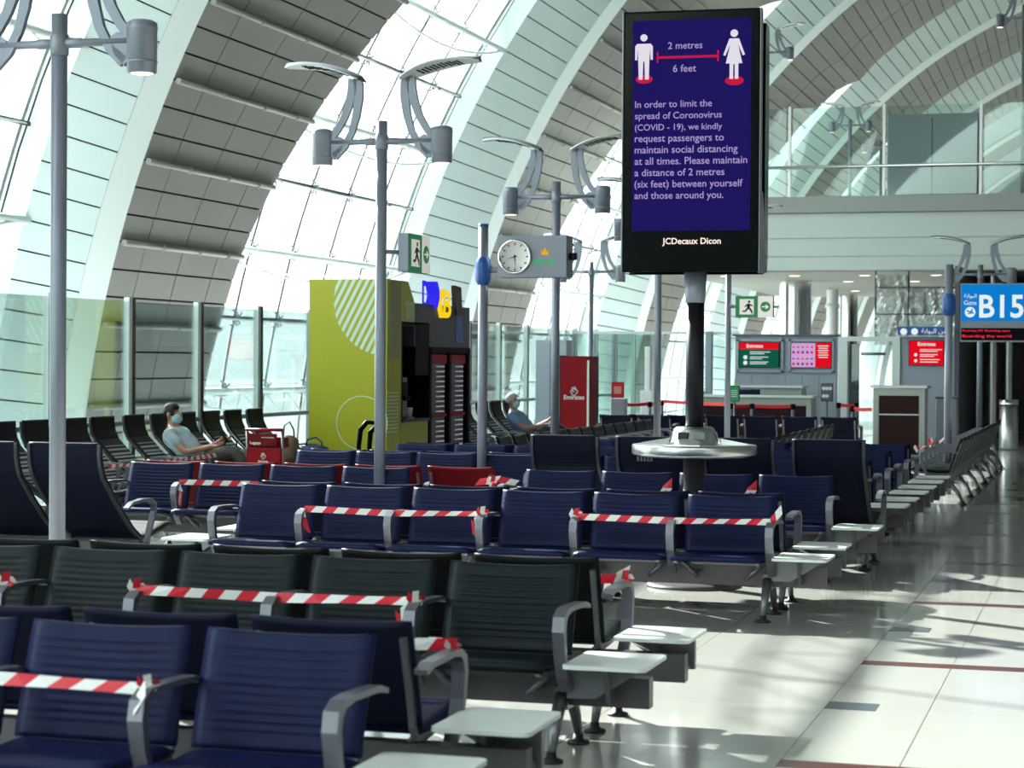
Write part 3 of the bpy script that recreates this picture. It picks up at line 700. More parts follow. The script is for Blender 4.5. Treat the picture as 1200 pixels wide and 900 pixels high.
flat('crown', [(-.03, 0), (.03, 0), (.042, .06), (.02, .025), (.0, .075), (-.02, .025), (-.042, .06)], 'gold', t, O, X_, Z_, .004)
text('ROLEX', 'lettering', 'green_text', t, (.54, -.121, 2.62), X_, Z_, width=.215, bold=.012)

t = thing('gate_sign', 'blue gate number sign B15 with red message board on banded post', 'gate sign', (-2.04, 27.31, 0))
MB().tube([(0, 0, 0), (0, 0, 3.0)], .05, 18).build('pole', 'pole', t)
o = MB().lathe([(.055, 2.33), (.085, 2.37), (.09, 2.42), (.09, 2.54), (.085, 2.58), (.055, 2.62)], 18).build('band', 'band_blue', t); o['label'] = 'blue band around the post'
MB().box(.15, 1.75, -.08, .08, 1.99, 2.75).build('housing', 'pole', t)
O = (.15, -.081, 0)
flat('sign_face', rect(.012, 1.59, 2.26, 2.735), 'sign_blue', t, O, X_, Z_, .003); flat('message_board', rect(.012, 1.59, 2.01, 2.17), 'black', t, O, X_, Z_, .003)
text('B15', 'lettering', 'sign_text', t, (.15 + .24, -.084, 2.30), X_, Z_, width=.56, height=.30, bold=.02)
text('Gate', 'lettering', 'sign_text', t, (.15 + .045, -.084, 2.47), X_, Z_, width=.16)
text('\uFE94\uFE91\uFE8D\uFEEE\uFE92\uFEDF\uFE8D', 'lettering', 'sign_text', t, (.15 + .045, -.084, 2.565), X_, Z_, width=.16)
flat('pictogram_disc', disc(.125, 2.375, .068), 'sign_text', t, O, X_, Z_, .005)
flat('pictogram', [(.075, 2.39), (.12, 2.37), (.085, 2.35), (.10, 2.345), (.145, 2.36), (.17, 2.35), (.182, 2.355), (.155, 2.38), (.16, 2.42), (.147, 2.42), (.13, 2.385), (.085, 2.405)], 'sign_blue', t, O, X_, Z_, .008)
text('Emirates EK Boarding open', 'lettering', 'led_red', t, (.15 + .03, -.084, 2.115), X_, Z_, width=.60, height=.035)
text('Boarding the world', 'lettering', 'led_red', t, (.15 + .03, -.084, 2.035), X_, Z_, width=.62, height=.05)
text('الوجهة'[0:0] + 'B15', 'lettering', 'sign_text', t, (1.0, -.084, 2.30), X_, Z_, width=.45, height=.22) if False else None

# ------------------------------------------------------------------ display on black post with round charging table
t = thing('digital_display', 'tall double-sided digital display on black post through a round steel table', 'display', (-3.03, 15.3, 0), R(2))
MB().lathe([(0, .035), (.30, .035), (.35, .02), (.36, 0), (0, 0)], 36).build('base_disc', 'beam', t)
MB().tube([(0, 0, .03), (0, 0, .98)], .082, 20).build('lower_post', 'pole_dark', t)
MB().tube([(0, 0, 1.15), (0, 0, 2.17)], .068, 20).build('post', 'pole_dark', t)
MB().lathe([(.068, 2.15), (.075, 2.16), (.088, 2.38), (0, 2.38)], 20).build('collar', 'pole', t)
MB().lathe([(0, .985), (.40, .985), (.465, 1.0), (.472, 1.01), (.472, 1.065), (.466, 1.075), (.40, 1.078), (0, 1.078)], 56).build('table_disc', 'steel', t)
hub = MB().lathe([(.19, 1.075), (.175, 1.10), (.155, 1.19), (.135, 1.21), (.07, 1.212)], 32).build('hub', 'steel', t)
for a in (-70, -110, 170, 10, 90):
    c_, s_ = math.cos(R(a)), math.sin(R(a)); M = Matrix.Rotation(R(a), 4, 'Z') @ Matrix.Rotation(R(-12), 4, 'Y')
    MB().cb((c_ * .170, s_ * .170, 1.145), (.012, .085, .055), 0, M).build('socket', 'pole_dark' if a in (-110,) else 'grey_wall', hub)
for a in (20, 160, 265):
    pts = [(.20 * math.cos(R(a - 14)), .20 * math.sin(R(a - 14))), (.41 * math.cos(R(a - 20)), .41 * math.sin(R(a - 20))), (.41 * math.cos(R(a + 20)), .41 * math.sin(R(a + 20))), (.20 * math.cos(R(a + 14)), .20 * math.sin(R(a + 14)))]
    m_ = MB(); m_.add([(x, y, 1.078) for x, y in pts] + [(x, y, 1.078 + (.045 if i in (0, 3) else .008)) for i, (x, y) in enumerate(pts)], [(4, 5, 6, 7), (0, 1, 5, 4), (1, 2, 6, 5), (2, 3, 7, 6), (3, 0, 4, 7)]); m_.build('table_wedge', 'steel', t)
m_ = MB()
for i in range(5): m_.tube([(-.40 + .025 * i, -.16, .985), (-.40 + .025 * i, -.16, .95)], .009, 6)
m_.build('hook_row', 'alu', t)
ZB = 2.374; W, H = 1.026, 1.946
MB().rbox((0, -.235, ZB + H / 2), (W, .085, H), .012).build('front_housing', 'black', t)
m_ = MB(); 
m_.prism([(-.19, ZB + .01), (-.05, ZB + .01), (-.05, ZB + 1.90), (-.19, ZB + 1.90)], -W / 2 + .03, W / 2 - .03, axis='x'); m_.build('inner_frame', 'black', t)
o = MB().rbox((W / 2 + .004, -.235, ZB + H / 2), (.012, .09, H), .004).build('side_trim', 'alu', t); MB().rbox((-W / 2 - .004, -.235, ZB + H / 2), (.012, .09, H), .004).build('side_trim', 'alu', t)
MB().prism([(.0, ZB - .01), (.22, ZB + .02), (.26, ZB + .12), (.27, ZB + 1.85), (.22, ZB + 1.89), (.08, ZB + 1.89), (.05, ZB + 1.8), (.04, ZB + .3)], -W / 2 + .0, W / 2, axis='x').build('rear_housing', 'black_gloss', t)
MB().prism([(-.19, ZB - .01), (.06, ZB + .0), (.10, ZB + .35), (.0, ZB + .42), (-.10, ZB + .6), (-.19, ZB + .6)], W / 2 - .02, W / 2 + .006, axis='x').build('side_trim', 'alu', t)
FO = Vector((-W / 2, -.2785, ZB))
sx, sz = .00649, .00636
def fx(px): return (px - 727) * sx
def fz(py): return (318 - py) * sz
flat('bezel', rect(.012, W - .012, .015, H - .015), 'black_gloss', t, FO, X_, Z_, .002)
scr = flat('screen', rect(fx(738), fx(875), fz(270), fz(23)), 'screen_blue', t, FO, X_, Z_, .004, label='glowing dark blue screen')
lines = ['In order to limit the', 'spread of Coronovirus', '(COVID - 19), we kindly', 'request passengers to', 'maintain social distancing', 'at all times. Please maintain', 'a distance of 2 metres', '(six feet) between yourself', 'and those around you.']
ends = [832, 843.5, 844, 846, 862, 873, 847, 868, 846]
for i, (s_, e) in enumerate(zip(lines, ends)):
    text(s_, 'lettering', 'screen_text', scr, FO + Vector((fx(741), -.004, fz(125 + 13.4 * i))), X_, Z_, width=fx(e) - fx(741) - .01, bold=.008)
text('2 metres', 'lettering', 'screen_text', scr, FO + Vector((fx(779), -.004, fz(57))), X_, Z_, width=fx(819) - fx(779), bold=.008)
text('6 feet', 'lettering', 'screen_text', scr, FO + Vector((fx(785), -.004, fz(84))), X_, Z_, width=fx(812) - fx(785), bold=.008)
text('JCDecaux Dicon', 'lettering', 'led_white', t, FO + Vector((fx(774), -.004, fz(285.5))), X_, Z_, width=fx(842) - fx(774), bold=.02)
def pf(nm, pts, m, e=.007): return flat(nm, [(fx(x), fz(y)) for x, y in pts], m, scr, FO, X_, Z_, e)
pf('floor_spot', disc(751.5, 91.5, 10, 5.5), 'screen_red'); pf('floor_spot', disc(856, 96, 11, 5.5), 'screen_red')
pf('distance_bar', rect(767, 837, 68.2, 65.2), 'screen_red'); pf('distance_bar', rect(766, 768, 73, 60), 'screen_red'); pf('distance_bar', rect(836, 838, 73, 60), 'screen_red')
pf('man_figure', disc(751, 43, 4.2), 'screen_white', .010)
pf('man_figure', [(743, 50), (759, 50), (761.5, 53), (761.5, 69), (759, 69), (758.5, 55), (757.5, 70), (757, 92), (752.5, 92), (751.8, 71), (750.4, 71), (749.8, 92), (745.3, 92), (744.5, 70), (743.7, 55), (743.2, 69), (740.8, 69), (740.8, 53)], 'screen_white', .010)
pf('woman_figure', disc(855.5, 41, 4.4), 'screen_white', .010)
pf('woman_figure', [(850, 47), (861, 47), (868, 66), (865.5, 67), (860, 54), (865, 76), (860.5, 76), (860.5, 94), (856.5, 94), (856.3, 77), (854.7, 77), (854.5, 94), (850.5, 94), (850.5, 76), (846, 76), (851, 54), (845.5, 67), (843, 66)], 'screen_white', .010)

# ------------------------------------------------------------------ yellow kiosk with drinks cabinet
t = thing('kiosk', 'lime yellow coffee kiosk with dark cabinet and coloured letters on top', 'kiosk', (-9.28, 24.3, 0))
kx0, kx1 = -.52, .53                                            # local x of side planes; local y runs away from the camera
MB().box(kx0, kx1 - .0, 0, .55, 0, 2.72).build('tower', 'lime', t)
MB().prism([(.55, 0), (.55, 2.72), (.62, 2.72), (1.08, 2.18), (1.08, 0)], kx0, kx1 - .55, axis='x').build('tower', 'lime', t)
MB().prism([(.55, 2.72), (.62, 2.72), (.80, 2.72), (1.08, 2.43), (1.08, 2.18), (.55, 2.18)], kx1 - .55, kx1, axis='x').build('tower_crest', 'lime', t)
m_ = MB(); m_.box(kx0 + .02, kx1, 1.05, 3.45, 1.88, 2.45).build('header_panel', 'cabinet_dark', t)
m_ = MB(); m_.box(kx0, kx1 - .5, .55, 1.66, .93, 2.18); m_.box(kx1 - .5, kx1 + .002, .552, .60, .93, 2.18); m_.box(kx0, kx1, .55, 1.66, 2.14, 2.20); m_.box(kx0, kx1 + .004, 1.1, 1.66, 1.5, 2.18); m_.build('recess', 'black', t)
MB().box(kx0, kx1 + .01, .55, 1.60, 0, .90).build('counter', 'lime', t); MB().box(kx1 - .5, kx1 + .03, .55, 1.62, .90, .935).build('worktop', 'brown_wall', t)
fr = MB().box(kx0, kx1 - .06, 1.66, 3.45, 0, 1.86).build('drinks_cabinet', 'black', t)
m_ = MB()
for y in (1.66, 2.50, 3.36): m_.box(kx1 - .06, kx1 + .015, y, y + .09, 0, 1.86)
m_.box(kx1 - .06, kx1 + .015, 1.66, 3.45, 1.80, 1.88); m_.box(kx1 - .06, kx1 + .015, 1.66, 3.45, 0, .12); m_.build('door_frame', 'black', fr)
for y in (1.78, 2.62):
    MB().box(kx1 - .055, kx1 - .045, y, y + .70, .14, 1.78).build('back_panel', 'grey_dark', fr)
    for z, h in ((1.66, .12), (.93, .05)): MB().box(kx1 - .045, kx1 - .01, y, y + .68, z, z + h).build('shelf_label', 'red', fr)
    m_ = MB()
    for i in range(22):
        for j in range(5): m_.box(kx1 - .044, kx1 - .035, y + .34 + j * .07, y + .34 + (.008 + .006 * j) + j * .07, .18 + i * .068, .198 + i * .068)
    o = m_.build('can_rows', 'cans', fr); o['kind'] = 'stuff'
# coffee machine in the recess
FOk = Vector((kx0, 0, 0))
def kf(px): return (px - 361) * .01076
def kz(py): return 1.7 + (421.5 - py) * .01085
cx0, cz0, rr = kf(457), kz(352), .70
zt, xr_ = 2.712, kf(457)
for i in range(18):
    # diagonal white stripes clipped to a disc, the tower's top and its right edge
    d0 = -.68 + i * .082; pts = []
    ux, uz = math.cos(R(62)), math.sin(R(62)); nx_, nz2 = math.sin(R(62)), -math.cos(R(62))
    def end(d, sgn):
        h = math.sqrt(max(0, rr * rr - d * d)); s_ = h * sgn; bx, bz = cx0 + nx_ * d, cz0 + nz2 * d
        if sgn > 0:
            s_ = min(s_, (zt - bz) / uz, (xr_ - bx) / ux)
        return (bx + ux * s_, bz + uz * s_), s_
    a, sa = end(d0, -1); b_, sb = end(d0, 1); c_, sc = end(d0 + .042, 1); d_, sd_ = end(d0 + .042, -1)
    if abs(d0) < rr and abs(d0 + .042) < rr and sb > sa + .02 and sc > sd_ + .02 and max(a[0], d_[0]) < xr_: flat('stripe', [a, d_, c_, b_], 'lime_white', t, FOk, X_, Z_, .003)
n = 48; r1, r2 = .345, .335; c0 = (kf(428), kz(495)); m_ = MB(); m_.v = []
for i in range(n + 1):
    a = 2 * PI * i / n
    for r_ in (r1, r2): m_.v += [(FOk.x + c0[0] + r_ * math.cos(a), -.003, c0[1] + r_ * math.sin(a))]
m_.f = [(2 * i, 2 * i + 1, 2 * i + 3, 2 * i + 2) for i in range(n)]; m_.m = [0] * n; m_.sm = [False] * n; m_.build('ring_print', 'lime_white', t)
m_ = MB()
for i in range(10): m_.box(kx1 + .001, kx1 + .004, .10 + i * .045, .118 + i * .045, kz(420) , 2.71)
m_.build('fine_stripes', 'pipe', t)
m_ = MB()
for i in range(12): m_.box(kx1 + .001, kx1 + .005, .70, 1.05, 2.20 + i * .022, 2.208 + i * .022)
for i in range(12):
    for j in range(6): m_.box(kx1 + .001, kx1 + .004, .02 + j * .075, .06 + j * .075, .78 + i * .045, .80 + i * .045)
o = m_.build('fine_stripes', 'lime_white', t); o['kind'] = 'stuff'
text('D', 'letter', 'letter_blue', t, (kx1 - .02, 1.42, 2.40), Y_, Z_, width=.34, height=.36, ext=0, bold=.03)
for nm, m__, y, z, pts in (('letter', 'letter_blue', 1.82, 2.40, [(0, 0), (.1, 0), (.19, .13), (.19, .24), (.1, .36), (0, .36), (.10, .18)]), ('letter', 'letter_yellow', 1.86, 2.28, [(.32, 0), (.22, 0), (.13, .14), (.13, .24), (.22, .38), (.32, .38), (.24, .19)])):
    m_ = MB(); m_.prism([(y + a, z + b_) for a, b_ in pts], kx1 - .12, kx1 + .03, axis='x'); m_.build(nm, m__, t)
o = text('B', 'letter', 'letter_yellow', t, (kx1 + .0, 2.16, 2.28), Y_, Z_, width=.36, height=.38, ext=.03, bold=.03)
m_ = MB(); m_.prism([(2.78, 2.32), (3.06, 2.32), (3.0, 2.72), (2.72, 2.74)], kx1 - .04, kx1 + .02, axis='x'); m_.build('letter_panel', 'brown_wall', t)
m_ = MB(); m_.prism([(2.80, 1.95), (3.16, 1.95), (3.02, 2.50), (2.86, 2.50)], kx1 + .0, kx1 + .006, axis='x'); m_.build('letter_panel', 'band_blue', t)
t = thing('coffee_machine', 'silver coffee machine in the black recess of the kiosk', 'coffee machine', (-8.98, 25.15, .935))
MB().rbox((0, .0, .27), (.30, .36, .54), .02).build('body', 'alu', t); MB().box(.15, .16, -.12, .12, .30, .48).build('control_panel', 'black', t); MB().box(.15, .22, -.10, .10, .24, .30).build('spout', 'black', t); MB().box(.12, .26, -.13, .13, 0, .03).build('drip_tray', 'alu', t)
t = thing('paper_cup', 'white paper cup standing beside the coffee machine', 'cup', (-8.86, 25.50, .935)); MB().lathe([(0, 0), (.03, 0), (.042, .13), (0, .13)], 14).build('cup_body', 'white', t); MB().lathe([(.044, .128), (.044, .142), (0, .145)], 14).build('lid', 'white', t)

# ------------------------------------------------------------------ red cabinet and grey panel in front of the window
def emblem(parent, O, u, v, s, m='white'):
    O = Vector(O); u, v = Vector(u), Vector(v)
    for k, (cx_, cy_, r_, a0, a1) in enumerate(((0, .45, .16, 0, 300), (.02, .75, .10, 120, 430), (-.22, .32, .16, 60, 290), (.24, .32, .17, -100, 130), (0, .14, .22, 190, 350), (.12, .58, .12, -60, 120), (-.14, .62, .12, 60, 240))):
        pts = []; n = 8
        for i in range(n + 1):
            a = R(a0 + (a1 - a0) * i / n); pts.append((cx_ + (r_ + .035) * math.cos(a), cy_ + (r_ + .035) * math.sin(a)))
        for i in range(n, -1, -1):
            a = R(a0 + (a1 - a0) * i / n); pts.append((cx_ + (r_ - .035) * math.cos(a), cy_ + (r_ - .035) * math.sin(a)))
        mb = MB(); n_ = u.cross(v); P_ = [O + u * x * s + v * y * s + n_ * .004 for x, y in pts]; N = n + 1
        mb.add(P_, [(i, i + 1, 2 * N - 2 - i, 2 * N - 1 - i) for i in range(n)]); mb.build('emblem', m, parent)
t = thing('advert_cabinet', 'tall red cabinet with white emblem standing behind the blue seats', 'cabinet', (-8.8, 34.0, 0))
MB().rbox((0, .25, .90), (.56, .5, 1.78), .01).build('cabinet_body', 'dark_red', t); flat('front_panel', rect(-.27, .19, .03, 1.77), 'red', t, (0, -.001, 0), X_, Z_, .006)
o = MB().box(.20, .235, -.02, .0, 0, 1.72).build('edge_strip', 'white_metal', t); MB().box(-.29, -.275, -.01, .5, 0, 1.80).build('edge_strip', 'maroon', t)
text('Emirates', 'lettering', 'white', t, (-.21, -.008, 1.05), X_, Z_, width=.36, bold=.02); emblem(t, (-.03, -.008, 1.13), X_, Z_, .16)
t = thing('grey_cabinet', 'tall plain grey panel behind the white-haired man', 'cabinet', (-10.2, 37.5, 0)); MB().rbox((0, .2, 1.05), (.62, .4, 2.1), .02).build('cabinet_body', 'grey_wall', t); MB().box(-.02, -.012, -.004, 0, .05, 2.05).build('door_gap', 'black', t)
# ------------------------------------------------------------------ gate front, desks, upper floor
GY = 43.0
gw = MB(); gw.box(-7.65, -5.50, GY, GY + .15, 0, 2.26); g1 = struct('wall_far', gw, 'grey_wall')
for x0, x1 in ((-7.60, -6.62), (-6.50, -5.56)):
    m_ = MB(); 
    for a, b_, c_, d_ in ((x0, x1, 2.15, 2.20), (x0, x1, 1.50, 1.54), (x0, x0 + .04, 1.5, 2.2), (x1 - .04, x1, 1.5, 2.2)): m_.box(a, b_, GY - .05, GY, c_, d_)
    m_.build('screen_frame', 'grey_wall', g1)
for i in range(6): MB().box(-7.63 + i * .355, -7.63 + i * .355 + .34, GY - .012, GY, .55, 1.44).build('panel', 'grey_wall', g1)
MB().box(-7.7, -5.45, GY - .06, GY + .2, 2.26, 2.30).build('cornice', 'grey_dark', g1)
def screen(label, x0, x1, z0, z1, kind):
    t = thing('wall_screen', label, 'screen', (x0, GY - .052, z0)); Wd, Hd = x1 - x0, z1 - z0
    MB().box(0, Wd, 0, .05, 0, Hd).build('housing', 'black', t); O = (0, -.001, 0)
    def f(n_, a, b_, c_, d_, m, e=.003): return flat(n_, rect(a * Wd, b_ * Wd, c_ * Hd, d_ * Hd), m, t, O, X_, Z_, e)
    if kind == 0:
        f('display_area', .02, .98, .02, .98, 'scr_green'); f('header', .02, .98, .72, .98, 'scr_red', .005)
        text('Emirates', 'lettering', 'sign_text', t, (.2 * Wd, -.008, .79 * Hd), X_, Z_, width=.4 * Wd, bold=.02)
        for z, w_, x in ((.60, .5, .28), (.53, .35, .28), (.40, .45, .28), (.33, .3, .28), (.20, .45, .28), (.13, .4, .28)): f('text_line', x, x + w_, z, z + .028, 'sign_text', .005)
        for z in (.40, .18): flat('icon', disc(.17 * Wd, z * Hd, .05 * Wd), 'sign_text', t, O, X_, Z_, .005)
    if kind == 1:
        f('display_area', .02, .60, .02, .98, 'scr_pink'); f('display_area', .60, .98, .02, .98, 'scr_red')
        for i in range(5):
            for j in range(4): f('icon', .05 + i * .11, .05 + i * .11 + .055, .1 + j * .23, .1 + j * .23 + (.05 if j % 2 else .1), 'scr_violet' if (i + j) % 3 else 'scr_red', .005)
        for i in range(6): f('text_line', .66 + .02 * (i % 2), .92 - .02 * (i % 2), .85 - i * .09, .85 - i * .09 + .03, 'sign_text', .005)
    if kind == 2:
        f('display_area', .02, .98, .02, .98, 'scr_red'); text('Emirates', 'lettering', 'sign_text', t, (.26 * Wd, -.008, .79 * Hd), X_, Z_, width=.5 * Wd, bold=.02)
        for z, w_ in ((.62, .62), (.55, .5), (.42, .5), (.35, .4), (.22, .55), (.12, .5)): f('text_line', .32, .32 + w_, z, z + .028, 'sign_text', .005)
        for z in (.42, .18): flat('icon', disc(.2 * Wd, z * Hd, .045 * Wd), 'sign_text', t, O, X_, Z_, .005)
screen('wall screen with red header over green, left of the two', -7.62 + .05, -6.70, 1.60, 2.13, 0)
screen('wall screen half pink icons half red, right of the two', -6.47, -5.60, 1.60, 2.13, 1)
screen('all red wall screen right of the glass door', -4.02, -3.30, 1.67, 2.18, 2)
d = struct('door_1', MB().box(-5.47, -5.28, GY - .04, GY + .3, 0, 2.26).box(-4.36, -4.20, GY - .04, GY + .3, 0, 2.26).box(-5.28, -4.36, GY - .04, GY + .3, 2.16, 2.26), 'white_metal')
for x in (-5.2, -4.78): MB().box(x, x + .36, GY + .05, GY + .07, .02, 2.1).build('pane', 'pane_glass', d)
MB().box(-5.26, -5.05, GY + .1, GY + .16, 0, 2.1).build('door_leaf', 'grey_dark', d); MB().tube([(-5.0, GY, 1.9), (-4.5, GY, 1.9)], .03, 8).build('closer', 'alu', d)
g2 = struct('wall_far', MB().box(-4.20, -3.1, GY, GY + .15, 0, 2.26), 'grey_wall')
t = thing('direction_sign', 'low blue strip sign with white icons above the red screen', 'sign', (-4.22, GY - .3, 2.28)); MB().box(0, 1.05, 0, .25, 0, .19).build('housing', 'grey_wall', t); flat('sign_face', rect(0, 1.05, .01, .18), 'band_blue', t, (0, -.001, 0), X_, Z_, .004)
for x in (.12, .34): flat('icon', disc(x, .08, .07), 'sign_text', t, (0, -.001, 0), X_, Z_, .006)
text('\uFE94\uFE91\uFE8D\uFEEE\uFE92\uFEDF\uFE8D \uFEE6\uFEE3', 'lettering', 'sign_text', t, (.48, -.006, .05), X_, Z_, width=.5)
# glass screen wall left of the gate wall
g3 = struct('wall_far', MB().box(-11.3, -7.65, GY + .4, GY + .5, -.05, .06).box(-11.3, -7.65, GY + .4, GY + .5, 2.30, 2.36), 'white_metal')
for i in range(5):
    x = -11.3 + i * .91; MB().box(x - .03, x + .03, GY + .40, GY + .5, 0, 2.3).build('partition_post', 'pole', g3)
    if i < 4: MB().box(x + .04, x + .87, GY + .44, GY + .455, .06, 2.3).build('pane', 'partition_glass', g3)
MB().box(-8.35, -8.22, GY + .3, GY + .5, 0, 2.36).build('partition_post', 'grey_wall', g3)
for x, l in ((-9.35, 'slender white scanner column behind the glass, left one'), (-8.3, 'slender white scanner column next to the display post')):
    t = thing('scanner_column', l, 'column', (x, GY - .8, 0)); MB().rbox((0, 0, .55), (.30, .3, 1.1), .05).build('base', 'white', t); MB().rbox((0, 0, 1.55), (.14, .16, .95), .04).build('column', 'white', t)
# dark interior to the right of the gate
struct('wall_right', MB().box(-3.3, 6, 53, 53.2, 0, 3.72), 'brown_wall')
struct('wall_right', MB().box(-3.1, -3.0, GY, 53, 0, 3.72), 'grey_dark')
for i, x in enumerate((-2.55, -2.25, -1.6)):
    t = thing('steel_column', ('slim steel column in the dark passage, leftmost', 'slim steel column in the dark passage, middle', 'slim steel column in the dark passage, rightmost')[i], 'column', (x, 46.5 + i, 0)); MB().lathe([(.12, 0), (.12, 3.72)], 16).build('shaft', 'chrome', t); MB().lathe([(.16, 0), (.16, .06), (.12, .08)], 16).build('base_ring', 'alu', t)
def bin_(label, x, y, r=.24, h=.95):
    t = thing('litter_bin', label, 'bin', (x, y, 0)); MB().lathe([(0, 0), (r * .97, 0), (r, .04), (r, h - .08), (0, h - .08)], 28).build('bin_body', 'steel', t); MB().lathe([(r + .012, h - .1), (r + .012, h - .01), (r * .8, h), (r * .55, h), (r * .5, h - .05)], 28).build('rim', 'chrome', t)
bin_('round steel litter bin at the far end of the aisle seats', -1.95, 42.0, .19, 1.0); bin_('thin steel ash bin right of the round bin by the passage', -1.6, 43.5, .08, 1.1)
# upper floor
mz = struct('ceiling', MB().box(-9.6, 14, 45, 62, 3.73, 4.95), 'white_wall')
for z0, z1, y in ((3.73, 4.02, 44.97), (4.04, 4.42, 44.96), (4.44, 4.97, 44.95)): MB().box(-9.6, 14, y, 45, z0, z1).build('fascia_panel', 'white_wall', mz)
tr = struct('trim_1', MB().box(-9.62, 14, 44.85, 45, 4.99, 5.34), 'grey_light'); MB().box(-9.6, 14, 45, 62, 4.95, 5.34).build('upper_deck', 'concrete', mz)
for i in range(12): MB().box(-9.4 + i * 2.05 - 6.85 + 7.35, -9.4 + i * 2.05 + .5 + .06, 44.88, 44.98, 5.30, 7.32).build('baluster', 'steel', tr); MB().box(-9.4 + i * 2.05 + .6, -9.4 + i * 2.05 + 2.5, 44.92, 44.935, 5.36, 7.28).build('pane', 'partition_glass', tr)
MB().tube([(-9.6, 44.8, 5.98), (14, 44.8, 5.98)], .03, 8).build('handrail', 'steel', tr)
MB().box(-9.6, 14, 45.02, 61.9, 3.70, 3.73).build('soffit', 'ceiling_white', mz)
for x, y in ((-8.6, 47), (-7.0, 47), (-5.4, 47), (-3.8, 47), (-6.2, 50.5), (-4.6, 50.5), (-5.4, 54), (-2.2, 47), (-6.8, 57)):
    MB().lathe([(0, 3.69), (.09, 3.69), (.13, 3.698), (.13, 3.71)], 14, (x, y)).build('downlight', 'downlight', mz)
t = thing('service_box', 'large plain grey box on the upper floor behind balcony glass', 'box', (-4.05, 49.5, 5.34)); MB().rbox((0, 0, 1.1), (2.1, 1.6, 2.2), .03).build('box_body', 'grey_wall', t); MB().box(-.02, .0, -.81, -.8, .1, 2.1).build('panel_gap', 'black', t)
for x, y, r, l in ((-7.42, 50, .39, 'thick polished steel column rising behind the wall screens'), (-7.35, 60, .26, 'thinner polished steel column farther back beside the thick one')):
    t = thing('steel_column', l, 'column', (x, y, 0)); MB().lathe([(r, 0), (r, 3.70)], 32).build('shaft', 'chrome', t); MB().lathe([(r + .05, 0), (r + .05, .12), (r, .16)], 32).build('base_ring', 'alu', t)
t = thing('white_column', 'white column between the two steel columns', 'column', (-7.3, 56, 0)); MB().lathe([(.16, 0), (.16, 3.7)], 20).build('shaft', 'white', t); MB().lathe([(.2, 3.2), (.2, 3.3), (.16, 3.32)], 20).build('collar', 'white_metal', t)
t = thing('wrapped_structure', 'glass box wrapped in crumpled clear plastic above the gate wall', 'glass box', (-4.1, 44.6, 2.3))
def crumple(x0, x1, z0, z1, y, amp, seed, nx=26, nz=20):
    rnd = random.Random(seed); v = []; m_ = MB()
    for j in range(nz + 1):
        for i in range(nx + 1): v.append((x0 + (x1 - x0) * i / nx + rnd.uniform(-.02, .02), y + rnd.uniform(-amp, amp) + .05 * math.sin(i * .9 + j * .4), z0 + (z1 - z0) * j / nz))
    m_.add(v, [(j * (nx + 1) + i, j * (nx + 1) + i + 1, (j + 1) * (nx + 1) + i + 1, (j + 1) * (nx + 1) + i) for j in range(nz) for i in range(nx)]); return m_
glass('plastic_film', (.66, .68, .66), .9, rough=.2, fac=.3)
crumple(-.80, -.10, -.2, 1.30, 0, .03, 3).build('plastic_sheet', 'plastic_film', t); crumple(-.1, .95, -.05, 1.05, .1, .03, 5).build('plastic_sheet', 'plastic_film', t)
m_ = MB()
for x in (-.8, -.1, .95): m_.box(x - .02, x + .02, .12, .18, -2.3 if x > .9 else -.04, 1.40)
m_.box(-.8, .95, .12, .18, 1.02, 1.06); m_.box(-.8, .95, .12, .18, .45, .48); m_.build('frame', 'grey_dark', t)
for i in range(5): MB().box(-.3 + i * .24, -.3 + i * .24 + .07, .5, .55, .45, .98).build('rib', 'white_wall', t)

def desk(label, x0, y0, wd, dp, h, panels, xr=True):
    t = thing('boarding_desk', label, 'desk', (x0, y0, 0))
    m_ = MB(); m_.box(0, .09, 0, dp, 0, h - .05); m_.box(wd - .09, wd, 0, dp, 0, h - .05); m_.box(.09, wd - .09, 0, dp, h - .17, h - .05); m_.box(.09, wd - .09, 0, dp, 0, .16); m_.box(.09, wd - .09, .03, dp, .16, h - .17); m_.build('desk_body', 'desk', t)
    MB().rbox((wd / 2, dp / 2 - .02, h - .02), (wd + .10, dp + .12, .04), .02).build('desk_top', 'white_metal', t)
    z = .17
    for q in panels: MB().box(.10, wd - .10, .008, .03, z, z + q).build('front_panel', 'maroon', t); z += q + .02
    if h > 1.2: MB().box(.10, wd - .10, .0, .03, z - .02 - panels[-1] - .02, z - panels[-1] - .02).build('trim_strip', 'white_metal', t)
desk('tall boarding desk with maroon front right of the glass door', -3.86, 35.0, .86, .6, 1.33, [.66, .32])
t = thing('grey_pedestal', 'grey box pedestal beside the tall boarding desk', 'pedestal', (-2.72, 36.2, 0)); MB().rbox((0, 0, .55), (.36, .5, 1.1), .02).build('pedestal_body', 'grey_wall', t); MB().rbox((0, 0, 1.115), (.38, .52, .03), .02).build('pedestal_top', 'grey_dark', t)
desk('long low boarding desk with maroon front below the wall screens', -7.7, 38.5, 2.3, .7, 1.08, [.72])
desk('second boarding desk just behind the long low one', -7.3, 41.0, 1.35, .7, 1.24, [.5, .36])
t = thing('office_chair', 'dark blue office chair back behind the long low desk', 'chair', (-6.9, 40.2, 0)); MB().rbox((0, 0, 1.0), (.5, .08, .34), .03).build('backrest', 'navy', t); MB().rbox((0, -.25, .5), (.5, .5, .08), .05).build('seat', 'navy', t); MB().tube([(0, -.2, .05), (0, -.2, .46)], .03, 8).tube([(0, 0, .5), (0, .02, .9)], .02, 6).tube([(-.3, -.2, .04), (.3, -.2, .04)], .025, 6).tube([(0, -.5, .04), (0, .1, .04)], .025, 6).build('stand', 'alu', t)

